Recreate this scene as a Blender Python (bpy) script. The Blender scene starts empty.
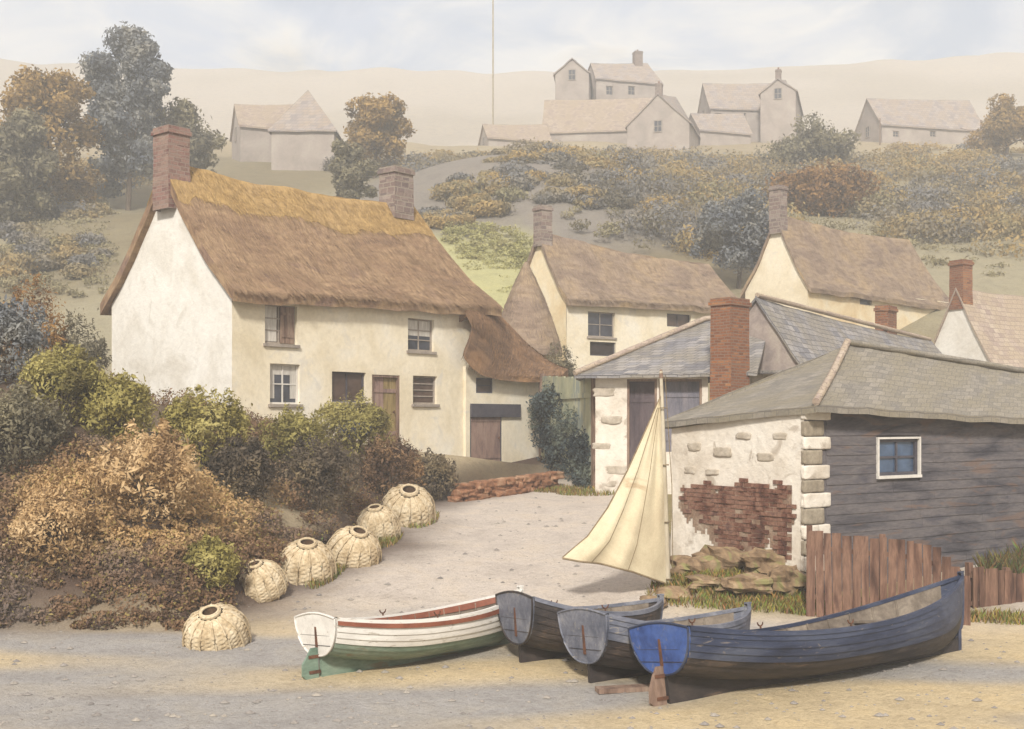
import bpy, math, random
import numpy as np
from mathutils import Vector, Matrix, noise as mnoise

rng = random.Random(11)
nrg = np.random.default_rng(11)
S = bpy.context.scene
COL = S.collection
PI = math.pi
FPX, HY, CH = 1200.0, 420.0, 3.6          # focal length in pixels, horizon row, eye height


def V(*a):
    return Vector(a)


def P(px, py, d):
    return V((px - 512) / FPX * d, d, CH + (HY - py) / FPX * d)


def lin(r, g, b, k=1.0):
    def f(c):
        c /= 255.0
        return c / 12.92 if c <= 0.04045 else ((c + 0.055) / 1.055) ** 2.4
    return (min(f(r) * k, .9), min(f(g) * k, .9), min(f(b) * k, .9), 1.0)


def lerp(a, b, t):
    return a + (b - a) * t


def sstep(a, b, x):
    t = min(1.0, max(0.0, (x - a) / (b - a)))
    return t * t * (3 - 2 * t)


def pwl(pts, x):
    if x <= pts[0][0]:
        return pts[0][1]
    for (a, b), (c, d) in zip(pts, pts[1:]):
        if x <= c:
            return b + (d - b) * (x - a) / (c - a)
    return pts[-1][1]


# ------------------------------------------------------------------ mesh builder
class MB:
    def __init__(s):
        s.v = []; s.f = []; s.uv = []; s.mi = []; s.sm = []

    def add(s, vs, fs, uvs=None, mi=0, smooth=False):
        b = len(s.v)
        s.v += [tuple(p) for p in vs]
        for k, f in enumerate(fs):
            s.f.append([b + i for i in f])
            s.mi.append(mi); s.sm.append(smooth)
            if uvs is not None:
                s.uv.append([uvs[i] for i in f])
            else:
                s.uv.append(s.planar([Vector(vs[i]) for i in f]))

    @staticmethod
    def planar(p):
        n = (p[1] - p[0]).cross(p[2] - p[0])
        if len(p) > 3 and n.length < 1e-9:
            n = (p[2] - p[0]).cross(p[3] - p[0])
        if n.length < 1e-12:
            return [(0, 0)] * len(p)
        n.normalize()
        if abs(n.z) > .92:
            return [(q.x, q.y) for q in p]
        h = V(-n.y, n.x, 0).normalized()
        w = n.cross(h)
        return [(q.dot(h), q.dot(w)) for q in p]

    def box(s, c, ax, ay, az, mi=0):
        """c centre, half-axis vectors"""
        vs = [c + ax * i + ay * j + az * k for k in (-1, 1) for j in (-1, 1) for i in (-1, 1)]
        s.add(vs, [(0, 2, 3, 1), (4, 5, 7, 6), (0, 1, 5, 4), (2, 6, 7, 3), (0, 4, 6, 2), (1, 3, 7, 5)], mi=mi)

    def abox(s, x0, x1, y0, y1, z0, z1, mi=0):
        s.box(V((x0 + x1) / 2, (y0 + y1) / 2, (z0 + z1) / 2), V((x1 - x0) / 2, 0, 0), V(0, (y1 - y0) / 2, 0), V(0, 0, (z1 - z0) / 2), mi)

    def rock(s, c, ax, ay, az, amp=.12, mi=0, n=5, pw=4.0, smooth=True):
        """irregular rounded block"""
        off = V(rng.uniform(-50, 50), rng.uniform(-50, 50), rng.uniform(-50, 50))
        vs = []; fs = []; idx = {}
        def vert(p):
            k = tuple(round(q, 5) for q in p)
            if k not in idx:
                q = Vector(p)
                r = 1.0 / max(1e-6, (abs(q.x) ** pw + abs(q.y) ** pw + abs(q.z) ** pw) ** (1 / pw))
                q = q * r
                q = q * (1 + amp * (mnoise.noise(q * 1.1 + off) * 1.7 + mnoise.noise(q * 2.6 + off) * .7 + mnoise.noise(q * 6 + off) * .25))
                idx[k] = len(vs)
                vs.append(c + ax * q.x + ay * q.y + az * q.z)
            return idx[k]
        for a in range(3):
            for sg in (-1, 1):
                for i in range(n):
                    for j in range(n):
                        q = []
                        for (di, dj) in ((0, 0), (1, 0), (1, 1), (0, 1)):
                            p = [0, 0, 0]
                            p[a] = sg
                            p[(a + 1) % 3] = -1 + 2 * (i + di) / n
                            p[(a + 2) % 3] = -1 + 2 * (j + dj) / n
                            q.append(vert(p))
                        fs.append(q if sg > 0 else q[::-1])
        s.add(vs, fs, mi=mi, smooth=smooth)

    def tube(s, pts, rad, n=8, mi=0, cap=True):
        pts = [Vector(p) for p in pts]
        if not hasattr(rad, '__len__'):
            rad = [rad] * len(pts)
        vs = []
        for i, p in enumerate(pts):
            t = (pts[min(i + 1, len(pts) - 1)] - pts[max(i - 1, 0)]).normalized()
            a = t.cross(V(0, 0, 1)) if abs(t.z) < .9 else t.cross(V(0, 1, 0))
            a.normalize(); b = t.cross(a)
            for k in range(n):
                an = 2 * PI * k / n
                vs.append(p + (a * math.cos(an) + b * math.sin(an)) * rad[i])
        fs = []
        for i in range(len(pts) - 1):
            for k in range(n):
                k2 = (k + 1) % n
                fs.append((i * n + k, i * n + k2, (i + 1) * n + k2, (i + 1) * n + k))
        s.add(vs, fs, mi=mi, smooth=True)
        if cap:
            s.add(vs[:n], [tuple(range(n))[::-1]], mi=mi)
            s.add(vs[-n:], [tuple(range(n))], mi=mi)

    def grid(s, G, mi=0, smooth=True, flip=False):
        R, C = len(G), len(G[0])
        vs = [Vector(p) for r in G for p in r]
        uv = []
        vl = 0.0
        mid = C // 2
        for i in range(R):
            if i:
                vl += (Vector(G[i][mid]) - Vector(G[i - 1][mid])).length
            ul = 0.0
            for j in range(C):
                if j:
                    ul += (Vector(G[i][j]) - Vector(G[i][j - 1])).length
                uv.append((ul, -vl))
        fs = []
        for i in range(R - 1):
            for j in range(C - 1):
                q = (i * C + j, i * C + j + 1, (i + 1) * C + j + 1, (i + 1) * C + j)
                fs.append(q[::-1] if flip else q)
        s.add(vs, fs, uvs=uv, mi=mi, smooth=smooth)

    def slab(s, G, thick, mi=0, smooth=True):
        """G rows run from the ridge down to the eave; thick is measured straight down"""
        G = [[Vector(p) for p in r] for r in G]
        B = [[p - V(0, 0, thick) for p in r] for r in G]
        s.grid(G, mi, smooth, flip=True)
        s.grid(B, mi, smooth)
        for row_t, row_b, fl in ((G[0], B[0], False), (G[-1], B[-1], True)):
            s.grid([row_t, row_b], mi, False, flip=fl)
        for j, fl in ((0, True), (-1, False)):
            s.grid([[r[j] for r in G], [r[j] for r in B]], mi, False, flip=fl)

    def straw(s, G, count, length=.4, lift=.03, width=.012, vmin=0.0, mi=0):
        """straw ends lying down the slope of grid G"""
        R, C = len(G), len(G[0])
        for _ in range(count):
            i = rng.uniform(vmin * (R - 1), R - 1.001); j = rng.uniform(0, C - 1.001)
            a, b = int(i), int(j); fi, fj = i - a, j - b
            p00, p01, p10, p11 = (Vector(G[a][b]), Vector(G[a][b + 1]), Vector(G[a + 1][b]), Vector(G[a + 1][b + 1]))
            p = p00.lerp(p01, fj).lerp(p10.lerp(p11, fj), fi)
            dn = (p10.lerp(p11, fj) - p00.lerp(p01, fj)).normalized()
            ac = (p01 - p00).normalized()
            n = ac.cross(dn)
            if n.z < 0:
                n = -n
            ln = length * rng.uniform(.5, 1.3)
            e = p + dn * ln + ac * rng.uniform(-.12, .12) * ln + n * lift * rng.uniform(.2, 1.5)
            w = ac * width * rng.uniform(.6, 1.6)
            u0 = rng.uniform(0, 10)
            s.add([p - w, p + w, e + w * .4, e - w * .4], [(0, 1, 2, 3)], uvs=[(u0, -i), (u0 + .02, -i), (u0 + .02, -i - ln), (u0, -i - ln)], mi=mi)

    def build(s, name, mats, parent=None, origin=None):
        o_ = origin if origin is not None else (Vector(parent['org']) if parent is not None and 'org' in parent else V(0, 0, 0))
        me = bpy.data.meshes.new(name)
        me.from_pydata([(x - o_.x, y - o_.y, z - o_.z) for x, y, z in s.v], [], s.f)
        uvl = me.uv_layers.new(name='UVMap')
        flat = np.array([c for f in s.uv for uv in f for c in uv], dtype=np.float32)
        uvl.data.foreach_set('uv', flat)
        me.polygons.foreach_set('material_index', np.array(s.mi, dtype=np.int32))
        me.polygons.foreach_set('use_smooth', np.array(s.sm, dtype=bool))
        if not isinstance(mats, (list, tuple)):
            mats = [mats]
        for m in mats:
            me.materials.append(m)
        me.update()
        ob = bpy.data.objects.new(name, me)
        COL.objects.link(ob)
        if parent is not None:
            ob.parent = parent
            p = parent
            if 'org' in p.keys():
                pass
            # nested parts share the thing's origin
        else:
            ob.location = o_
        ORG[ob.name] = o_
        return ob


ORG = {}


def part(mb, name, mat, parent, label=None):
    ob = mb.build(name, mat, parent, ORG[parent.name])
    if label:
        ob['label'] = label
    return ob


def tag(o, label, cat, group=None, kind=None):
    if label:
        o['label'] = label
    if cat:
        o['category'] = cat
    if group:
        o['group'] = group
    if kind:
        o['kind'] = kind
    return o


def thing(name, loc, label, cat, group=None):
    o = bpy.data.objects.new(name, None)
    o.empty_display_size = .3
    COL.objects.link(o)
    o.location = loc
    ORG[o.name] = Vector(loc)
    return tag(o, label, cat, group)


def solo(mb, name, mat, loc, label, cat, group=None):
    o = mb.build(name, mat, None, Vector(loc))
    return tag(o, label, cat, group)


# ------------------------------------------------------------------ materials
def new_mat(name):
    m = bpy.data.materials.new(name)
    m.use_nodes = True
    nt = m.node_tree
    nt.nodes.clear()
    out = nt.nodes.new('ShaderNodeOutputMaterial')
    return m, nt, out


def N(nt, t, **kw):
    n = nt.nodes.new(t)
    for k, v in kw.items():
        if k in n.inputs.keys():
            n.inputs[k].default_value = v
        else:
            setattr(n, k, v)
    return n


def coords(nt, coord, stretch):
    L = nt.links
    if coord == 'POS':
        src = N(nt, 'ShaderNodeNewGeometry').outputs['Position']
    else:
        tc = N(nt, 'ShaderNodeTexCoord')
        src = tc.outputs['UV' if coord == 'UV' else 'Object']
    mp = N(nt, 'ShaderNodeMapping')
    mp.inputs['Scale'].default_value = stretch
    L.new(src, mp.inputs['Vector'])
    return src, mp.outputs['Vector']


def ramp(nt, fac, cols, a=.32, b=.68, interp='LINEAR'):
    r = N(nt, 'ShaderNodeValToRGB')
    cr = r.color_ramp
    cr.interpolation = interp
    while len(cr.elements) < len(cols):
        cr.elements.new(.5)
    for i, c in enumerate(cols):
        cr.elements[i].position = a + (b - a) * i / max(1, len(cols) - 1)
        cr.elements[i].color = c
    nt.links.new(fac, r.inputs['Fac'])
    return r.outputs['Color']


def mixc(nt, fac, a, b, mode='MIX'):
    m = N(nt, 'ShaderNodeMix', data_type='RGBA', blend_type=mode)
    L = nt.links
    for sock, val in ((m.inputs[0], fac), (m.inputs[6], a), (m.inputs[7], b)):
        if hasattr(val, 'is_output'):
            L.new(val, sock)
        else:
            sock.default_value = val
    return m.outputs[2]


def finish(nt, out, col, rough, bump_h=None, bump_s=.3, bump_d=.02, spec=.25):
    b = N(nt, 'ShaderNodeBsdfPrincipled')
    L = nt.links
    if hasattr(col, 'is_output'):
        L.new(col, b.inputs['Base Color'])
    else:
        b.inputs['Base Color'].default_value = col
    b.inputs['Roughness'].default_value = rough
    b.inputs['Specular IOR Level'].default_value = spec
    if bump_h is not None:
        bp = N(nt, 'ShaderNodeBump')
        bp.inputs['Strength'].default_value = bump_s
        bp.inputs['Distance'].default_value = bump_d
        L.new(bump_h, bp.inputs['Height'])
        L.new(bp.outputs['Normal'], b.inputs['Normal'])
    L.new(b.outputs['BSDF'], out.inputs['Surface'])
    return b


def wash(name, cols, scale=.7, rough=.9, bump=.35, bscale=14, bd=.02, coord='Object', stretch=(1, 1, 1), grain=.35, gscale=None, spec=.2, spots=None):
    m, nt, out = new_mat(name)
    L = nt.links
    src, vec = coords(nt, coord, stretch)
    n1 = N(nt, 'ShaderNodeTexNoise', Scale=scale, Detail=7.0, Roughness=.62, Distortion=.5)
    L.new(vec, n1.inputs['Vector'])
    c = ramp(nt, n1.outputs['Fac'], cols, .34, .66)
    n2 = N(nt, 'ShaderNodeTexNoise', Scale=gscale or bscale, Detail=5.0, Roughness=.7)
    L.new(vec, n2.inputs['Vector'])
    g = ramp(nt, n2.outputs['Fac'], [(1 - grain,) * 3 + (1,), (1, 1, 1, 1)], .3, .62)
    c = mixc(nt, 1.0, c, g, 'MULTIPLY')
    if spots:
        n3 = N(nt, 'ShaderNodeTexNoise', Scale=spots[1], Detail=4.0, Roughness=.6, Distortion=1.0)
        L.new(vec, n3.inputs['Vector'])
        f = ramp(nt, n3.outputs['Fac'], [(0, 0, 0, 1), (spots[2],) * 3 + (1,)], spots[3], spots[3] + .09)
        c = mixc(nt, f, c, spots[0])
    n4 = N(nt, 'ShaderNodeTexNoise', Scale=bscale, Detail=6.0, Roughness=.7)
    L.new(vec, n4.inputs['Vector'])
    finish(nt, out, c, rough, n4.outputs['Fac'], bump, bd, spec)
    return m


def thatch_mat(name, cols, dark=.5):
    m, nt, out = new_mat(name)
    L = nt.links
    src, v1 = coords(nt, 'UV', (.45, .7, 1))
    n1 = N(nt, 'ShaderNodeTexNoise', Scale=1.0, Detail=6.0, Roughness=.6, Distortion=.6)
    L.new(v1, n1.inputs['Vector'])
    c = ramp(nt, n1.outputs['Fac'], cols, .33, .68)
    _, v2 = coords(nt, 'UV', (26, 1.6, 1))
    n2 = N(nt, 'ShaderNodeTexNoise', Scale=1.0, Detail=6.0, Roughness=.75, Distortion=.3)
    L.new(v2, n2.inputs['Vector'])
    g = ramp(nt, n2.outputs['Fac'], [(dark, dark, dark, 1), (1, 1, 1, 1), (1.0, .97, .9, 1)], .3, .7)
    c = mixc(nt, 1.0, c, g, 'MULTIPLY')
    _, v3 = coords(nt, 'UV', (1.2, 3.2, 1))
    n3 = N(nt, 'ShaderNodeTexNoise', Scale=1.6, Detail=5.0, Roughness=.6)
    L.new(v3, n3.inputs['Vector'])
    g3 = ramp(nt, n3.outputs['Fac'], [(.72, .7, .7, 1), (1, 1, 1, 1)], .36, .55)
    c = mixc(nt, 1.0, c, g3, 'MULTIPLY')
    add = N(nt, 'ShaderNodeMath', operation='ADD')
    L.new(n2.outputs['Fac'], add.inputs[0]); L.new(n3.outputs['Fac'], add.inputs[1])
    finish(nt, out, c, .95, add.outputs[0], .9, .05, .1)
    return m


def course_mat(name, cols, mortar, bw, bh, msize=.012, rough=.8, bump=.6, bd=.015, blotch=None):
    """brick / slate courses laid in UV metres"""
    m, nt, out = new_mat(name)
    L = nt.links
    src, v = coords(nt, 'UV', (1, 1, 1))
    nd = N(nt, 'ShaderNodeTexNoise', Scale=3.0, Detail=2.0)
    L.new(v, nd.inputs['Vector'])
    off = N(nt, 'ShaderNodeVectorMath', operation='MULTIPLY_ADD')
    L.new(nd.outputs['Color'], off.inputs[0])
    off.inputs[1].default_value = (.05, .05, 0)
    L.new(v, off.inputs[2])
    bt = N(nt, 'ShaderNodeTexBrick', offset=.5)
    L.new(off.outputs[0], bt.inputs['Vector'])
    bt.inputs['Color1'].default_value = (0, 0, 0, 1)
    bt.inputs['Color2'].default_value = (1, 1, 1, 1)
    bt.inputs['Mortar'].default_value = (.5, .5, .5, 1)
    bt.inputs['Scale'].default_value = 1.0
    bt.inputs['Mortar Size'].default_value = msize
    bt.inputs['Brick Width'].default_value = bw
    bt.inputs['Row Height'].default_value = bh
    bt.inputs['Bias'].default_value = 0.0
    c = ramp(nt, bt.outputs['Color'], cols, .1, .9)
    n1 = N(nt, 'ShaderNodeTexNoise', Scale=.8, Detail=6.0, Roughness=.6, Distortion=.6)
    L.new(v, n1.inputs['Vector'])
    if blotch:
        f = ramp(nt, n1.outputs['Fac'], [(0, 0, 0, 1), (.85, .85, .85, 1)], .42, .6)
        c = mixc(nt, f, c, blotch)
    n2 = N(nt, 'ShaderNodeTexNoise', Scale=16.0, Detail=5.0, Roughness=.7)
    L.new(v, n2.inputs['Vector'])
    g = ramp(nt, n2.outputs['Fac'], [(.68, .68, .68, 1), (1, 1, 1, 1)], .3, .62)
    c = mixc(nt, 1.0, c, g, 'MULTIPLY')
    c = mixc(nt, bt.outputs['Fac'], c, mortar)
    inv = N(nt, 'ShaderNodeMath', operation='MULTIPLY_ADD')
    L.new(bt.outputs['Fac'], inv.inputs[0]); inv.inputs[1].default_value = -1.0
    L.new(n2.outputs['Fac'], inv.inputs[2])
    finish(nt, out, c, rough, inv.outputs[0], bump, bd, .25)
    return m


def leaf_mat(name, cols, scale=1.3, trans=.25, attr=False):
    m, nt, out = new_mat(name)
    L = nt.links
    geo = N(nt, 'ShaderNodeNewGeometry')
    if attr:
        at = N(nt, 'ShaderNodeVertexColor', layer_name='Col')
        c = at.outputs['Color']
    else:
        n1 = N(nt, 'ShaderNodeTexNoise', Scale=scale, Detail=3.0, Roughness=.6)
        L.new(geo.outputs['Position'], n1.inputs['Vector'])
        c = ramp(nt, n1.outputs['Fac'], cols, .36, .64)
    wn = N(nt, 'ShaderNodeTexNoise', Scale=9.0, Detail=2.0)
    L.new(geo.outputs['Position'], wn.inputs['Vector'])
    g = ramp(nt, wn.outputs['Fac'], [(.82, .82, .84, 1), (1.0, 1.0, 1.0, 1)], .35, .65)
    c = mixc(nt, 1.0, c, g, 'MULTIPLY')
    d = N(nt, 'ShaderNodeBsdfDiffuse')
    t = N(nt, 'ShaderNodeBsdfTranslucent')
    L.new(c, d.inputs['Color']); L.new(c, t.inputs['Color'])
    mx = N(nt, 'ShaderNodeMixShader')
    mx.inputs[0].default_value = trans
    L.new(d.outputs[0], mx.inputs[1]); L.new(t.outputs[0], mx.inputs[2])
    L.new(mx.outputs[0], out.inputs['Surface'])
    return m


def glass_mat(name, col, rough=.12):
    m, nt, out = new_mat(name)
    _, v = coords(nt, 'Object', (1, 1, 1))
    n1 = N(nt, 'ShaderNodeTexNoise', Scale=3.0, Detail=3.0)
    nt.links.new(v, n1.inputs['Vector'])
    c = ramp(nt, n1.outputs['Fac'], [tuple(x * .6 for x in col[:3]) + (1,), col], .35, .65)
    b = finish(nt, out, c, rough, n1.outputs['Fac'], .08, .02, .5)
    return m


M = {}
M['white'] = wash('whitewash', [lin(205, 198, 184), lin(222, 217, 206), lin(228, 224, 214)], .6, .92, .5, 7, .03, grain=.12, spots=(lin(190, 183, 168), 1.3, .5, .6))
M['cream'] = wash('cream_limewash', [lin(212, 198, 168), lin(226, 214, 188), lin(228, 220, 202)], .5, .92, .5, 7, .03, grain=.13, spots=(lin(198, 192, 180), .9, .55, .58))
M['warm'] = wash('warm_limewash', [lin(210, 186, 144), lin(220, 203, 168), lin(222, 211, 186)], .6, .92, .4, 7, .03, grain=.12)
M['stonewhite'] = wash('limewashed_stone', [lin(196, 184, 166), lin(216, 206, 190), lin(222, 214, 200)], .9, .92, .6, 6, .05, grain=.14, spots=(lin(166, 153, 136), 1.6, .8, .57))
M['thatch'] = thatch_mat('brown_thatch', [lin(120, 98, 82), lin(152, 124, 98), lin(172, 144, 112), lin(142, 116, 99)], .55)
M['thatch_dark'] = thatch_mat('dark_brown_thatch', [lin(112, 92, 78), lin(148, 118, 92), lin(176, 136, 98)], .5)  # slightly darker, warmer brown for the lean-to roof
M['thatch_ridge'] = thatch_mat('ochre_ridge_thatch', [lin(156, 126, 80), lin(188, 156, 104), lin(180, 150, 106)], .58)
M['thatch_grey'] = thatch_mat('greyed_thatch', [lin(128, 110, 98), lin(158, 138, 118), lin(172, 148, 116)], .58)
M['slate'] = course_mat('blue_grey_slate', [lin(116, 114, 116), lin(140, 137, 136), lin(158, 152, 146)], lin(84, 80, 80), .34, .21, .01, .6, .7, .02, lin(140, 132, 118))
M['slate_moss'] = course_mat('mossy_slate', [lin(124, 118, 108), lin(136, 129, 117), lin(146, 138, 125)], lin(106, 100, 92), .3, .19, .007, .75, .6, .015, lin(136, 127, 108))
M['slate_far'] = course_mat('far_slate', [lin(146, 136, 132), lin(166, 155, 148), lin(176, 164, 152)], lin(126, 118, 114), .6, .4, .02, .8, .4, .02, lin(170, 152, 132))  # slate tone faded in its colour for distance haze
M['roof_pink'] = course_mat('pinkish_grey_tiles', [lin(156, 138, 126), lin(174, 156, 140), lin(184, 168, 148)], lin(132, 118, 106), .34, .22, .01, .8, .5, .02, lin(172, 154, 130))
M['brick'] = course_mat('old_red_brick', [lin(112, 70, 48), lin(148, 92, 58), lin(164, 114, 74)], lin(124, 104, 88), .23, .085, .012, .9, .8, .015, lin(128, 84, 62))
M['brick_dark'] = course_mat('purple_brown_brick', [lin(112, 80, 74), lin(136, 98, 90), lin(150, 118, 106)], lin(140, 122, 110), .26, .12, .014, .9, .8, .02, lin(150, 128, 112))
M['stone_grey'] = course_mat('lilac_grey_stone', [lin(118, 104, 100), lin(142, 126, 118), lin(160, 144, 132)], lin(150, 138, 124), .36, .2, .02, .9, .9, .03, lin(132, 112, 104))
M['stone_patch'] = wash('bare_grey_stone', [lin(160, 148, 130), lin(184, 172, 154), lin(196, 186, 170)], 3, .95, .6, 9, .03, grain=.25)
M['lilac'] = wash('lilac_grey_render', [lin(138, 126, 120), lin(160, 146, 136), lin(172, 160, 146)], 1.2, .92, .5, 8, .03, grain=.2)
M['hillwall'] = wash('hazed_tan_render', [lin(150, 140, 130), lin(164, 152, 142), lin(174, 164, 152)], .5, .92, .3, 5, .03, grain=.12)  # tan render with distance haze faded into its colour
M['rubble'] = wash('brown_rubble', [lin(116, 82, 60), lin(146, 104, 76), lin(172, 140, 112)], 2.5, .95, .6, 12, .02, grain=.35)
M['rock'] = wash('tan_rock', [lin(108, 88, 68), lin(146, 122, 94), lin(172, 152, 122)], 1.8, .95, .6, 10, .03, grain=.35, spots=(lin(128, 124, 80), 2.2, .85, .5))
M['patch_brick'] = wash('exposed_red_brick', [lin(80, 54, 46), lin(112, 76, 62), lin(140, 106, 88), lin(102, 74, 66)], 3.2, .95, .5, 16, .02, grain=.35)
M['tar'] = wash('tarred_board', [lin(64, 62, 67), lin(90, 86, 88), lin(108, 102, 101), lin(84, 81, 86)], .5, .8, .4, 20, .015, coord='Object', stretch=(1, 1, 5), grain=.35, gscale=6, spots=(lin(112, 90, 76), .8, .6, .57))
M['fence'] = wash('red_brown_board', [lin(76, 56, 48), lin(106, 79, 66), lin(134, 104, 86), lin(94, 69, 59)], 2.2, .9, .5, 22, .015, stretch=(2.2, 2.2, .35), grain=.4, gscale=9)
M['fence_pale'] = wash('weathered_pale_board', [lin(138, 118, 100), lin(160, 140, 118), lin(172, 154, 132)], 2.0, .9, .5, 22, .015, stretch=(2.2, 2.2, .35), grain=.3, gscale=9)
M['wood'] = wash('grey_brown_wood', [lin(104, 84, 72), lin(136, 112, 96), lin(150, 130, 112)], 3, .85, .4, 24, .01, stretch=(2, 2, .4), grain=.3)
M['door_brown'] = wash('plum_brown_paint', [lin(120, 98, 92), lin(146, 120, 108), lin(156, 132, 118)], 2.5, .75, .3, 20, .01, stretch=(2, 2, .5), grain=.25)
M['door_olive'] = wash('olive_brown_paint', [lin(116, 98, 62), lin(146, 126, 84), lin(156, 138, 98)], 2.5, .75, .3, 20, .01, stretch=(2, 2, .5), grain=.25)
M['door_dark'] = wash('dark_plum_board', [lin(70, 62, 66), lin(92, 80, 82), lin(106, 94, 94)], 1.5, .8, .35, 20, .01, stretch=(2, 2, .4), grain=.3)
M['door_blue'] = wash('blue_grey_board', [lin(94, 94, 104), lin(120, 116, 122), lin(134, 128, 130)], 1.5, .8, .35, 20, .01, stretch=(2, 2, .4), grain=.3)
M['gate_green'] = wash('faded_green_paint', [lin(150, 154, 132), lin(176, 176, 146), lin(188, 186, 160)], .9, .8, .35, 18, .01, stretch=(1.5, 1.5, .6), grain=.22, spots=(lin(124, 136, 136), .9, .7, .54))
M['frame_dark'] = wash('dark_slate_paint', [lin(66, 64, 72), lin(88, 84, 88)], 3, .6, .2, 20, .01, grain=.2)
M['frame_grey'] = wash('grey_window_paint', [lin(140, 130, 120), lin(166, 154, 140)], 3, .7, .2, 20, .01, grain=.2)
M['frame_white'] = wash('white_window_paint', [lin(198, 192, 182), lin(214, 208, 198)], 3, .6, .2, 20, .01, grain=.15)
M['curtain'] = wash('net_curtain', [lin(186, 178, 166), lin(210, 204, 192)], 5, .9, .3, 12, .02, stretch=(3, 3, .3), grain=.2)
M['glass'] = glass_mat('dark_glass', lin(70, 72, 80))
M['glass_blue'] = glass_mat('blue_glass', lin(74, 92, 116))
M['glass_brown'] = glass_mat('brown_glass', lin(92, 74, 64), .3)
M['void'] = wash('dim_interior', [lin(48, 42, 40), lin(66, 56, 52)], 1, .95, .2, 8, .02)
M['trunk'] = wash('bark', [lin(86, 74, 62), lin(122, 106, 88)], 3, .95, .8, 14, .03, stretch=(1, 1, .3))
M['mast'] = wash('pale_spar', [lin(176, 162, 136), lin(206, 196, 174)], 3, .6, .2, 20, .01, stretch=(1, 1, .2), grain=.25)
M['sail'] = wash('cream_canvas', [lin(184, 168, 138), lin(202, 188, 156), lin(210, 198, 170)], .8, .9, .3, 30, .01, grain=.12, spots=(lin(160, 132, 100), .9, .7, .58))
M['rope'] = wash('rope', [lin(120, 104, 80), lin(150, 132, 104)], 8, .95, .5, 40, .01)
M['pot'] = wash('willow_weave', [lin(172, 150, 116), lin(202, 182, 148), lin(216, 200, 170)], 5, .9, .4, 26, .01, grain=.4)
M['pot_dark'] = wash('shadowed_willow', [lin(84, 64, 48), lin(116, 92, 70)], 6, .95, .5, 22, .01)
M['paint_white'] = wash('white_boat_paint', [lin(206, 200, 190), lin(224, 220, 210)], 1.5, .45, .12, 12, .01, stretch=(.6, 2, 2), grain=.14, spec=.4, spots=(lin(150, 138, 120), 6, .75, .61))
M['paint_green'] = wash('green_boat_paint', [lin(90, 112, 96), lin(122, 140, 122), lin(140, 152, 134)], 1.6, .55, .2, 14, .01, stretch=(.6, 2, 2), grain=.3, spec=.35, spots=(lin(124, 108, 84), 2.5, .7, .58))
M['paint_rust'] = wash('rust_red_boat_paint', [lin(118, 66, 48), lin(148, 90, 66)], 2, .6, .2, 14, .01, grain=.25, spec=.35)
M['paint_blue'] = wash('worn_blue_paint', [lin(34, 41, 60), lin(50, 58, 80), lin(76, 82, 98)], 1.3, .5, .2, 12, .01, stretch=(.5, 2, 2), grain=.3, spec=.35, spots=(lin(120, 112, 104), 6.5, .75, .62))
M['paint_bright'] = wash('bright_blue_paint', [lin(46, 68, 120), lin(62, 88, 146), lin(84, 104, 150)], 2, .6, .25, 12, .01, grain=.3, spec=.3, spots=(lin(112, 110, 116), 7, .8, .61))
M['paint_tar'] = wash('tarred_bottom', [lin(34, 30, 31), lin(54, 47, 45), lin(76, 66, 60)], 1.6, .6, .3, 16, .01, stretch=(.6, 2, 2), grain=.35, spec=.35, spots=(lin(100, 82, 66), 3, .6, .6))
M['paint_grey'] = wash('grey_boat_paint', [lin(82, 86, 98), lin(108, 110, 120), lin(136, 136, 140)], 1.6, .5, .15, 14, .01, stretch=(.6, 2, 2), grain=.3, spec=.3, spots=(lin(150, 140, 124), 7, .7, .61))
M['inner_wood'] = wash('boat_interior', [lin(96, 86, 76), lin(126, 114, 100), lin(150, 138, 122)], 2.5, .8, .25, 18, .01, grain=.3)
M['iron'] = wash('rusty_iron', [lin(76, 54, 44), lin(116, 76, 54)], 6, .8, .3, 24, .01)
M['post'] = wash('pale_stone_post', [lin(160, 148, 126), lin(186, 174, 150)], 2, .9, .4, 12, .02)

L_ = lambda *cs: [lin(*c) for c in cs]
M['leaf_olive'] = leaf_mat('olive_leaves', L_((108, 98, 62), (152, 142, 84), (182, 170, 106)))
M['leaf_yellow'] = leaf_mat('yellow_green_leaves', L_((124, 114, 66), (162, 150, 86), (186, 174, 112)))
M['leaf_brown'] = leaf_mat('brown_leaves', L_((88, 70, 58), (128, 102, 78), (164, 132, 94)))
M['leaf_ochre'] = leaf_mat('ochre_leaves', L_((124, 102, 66), (166, 136, 82), (186, 154, 96)), .6)
M['leaf_blue'] = leaf_mat('blue_grey_leaves', L_((98, 102, 108), (130, 132, 132), (158, 154, 142)), .6)
M['leaf_dark'] = leaf_mat('dark_leaves', L_((80, 72, 62), (110, 98, 82), (142, 126, 96)))
M['leaf_grey'] = leaf_mat('grey_olive_leaves', L_((106, 100, 84), (136, 128, 104), (162, 152, 118)), .6)
M['leaf_orange'] = leaf_mat('orange_tinged_leaves', L_((112, 92, 74), (150, 114, 72), (170, 132, 80)), 1.2)
M['leaf_tan'] = leaf_mat('tan_bracken', L_((150, 122, 90), (196, 164, 118), (214, 186, 142)), 1.0)
M['leaf_mix'] = leaf_mat('mixed_leaves', None, attr=True)

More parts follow.
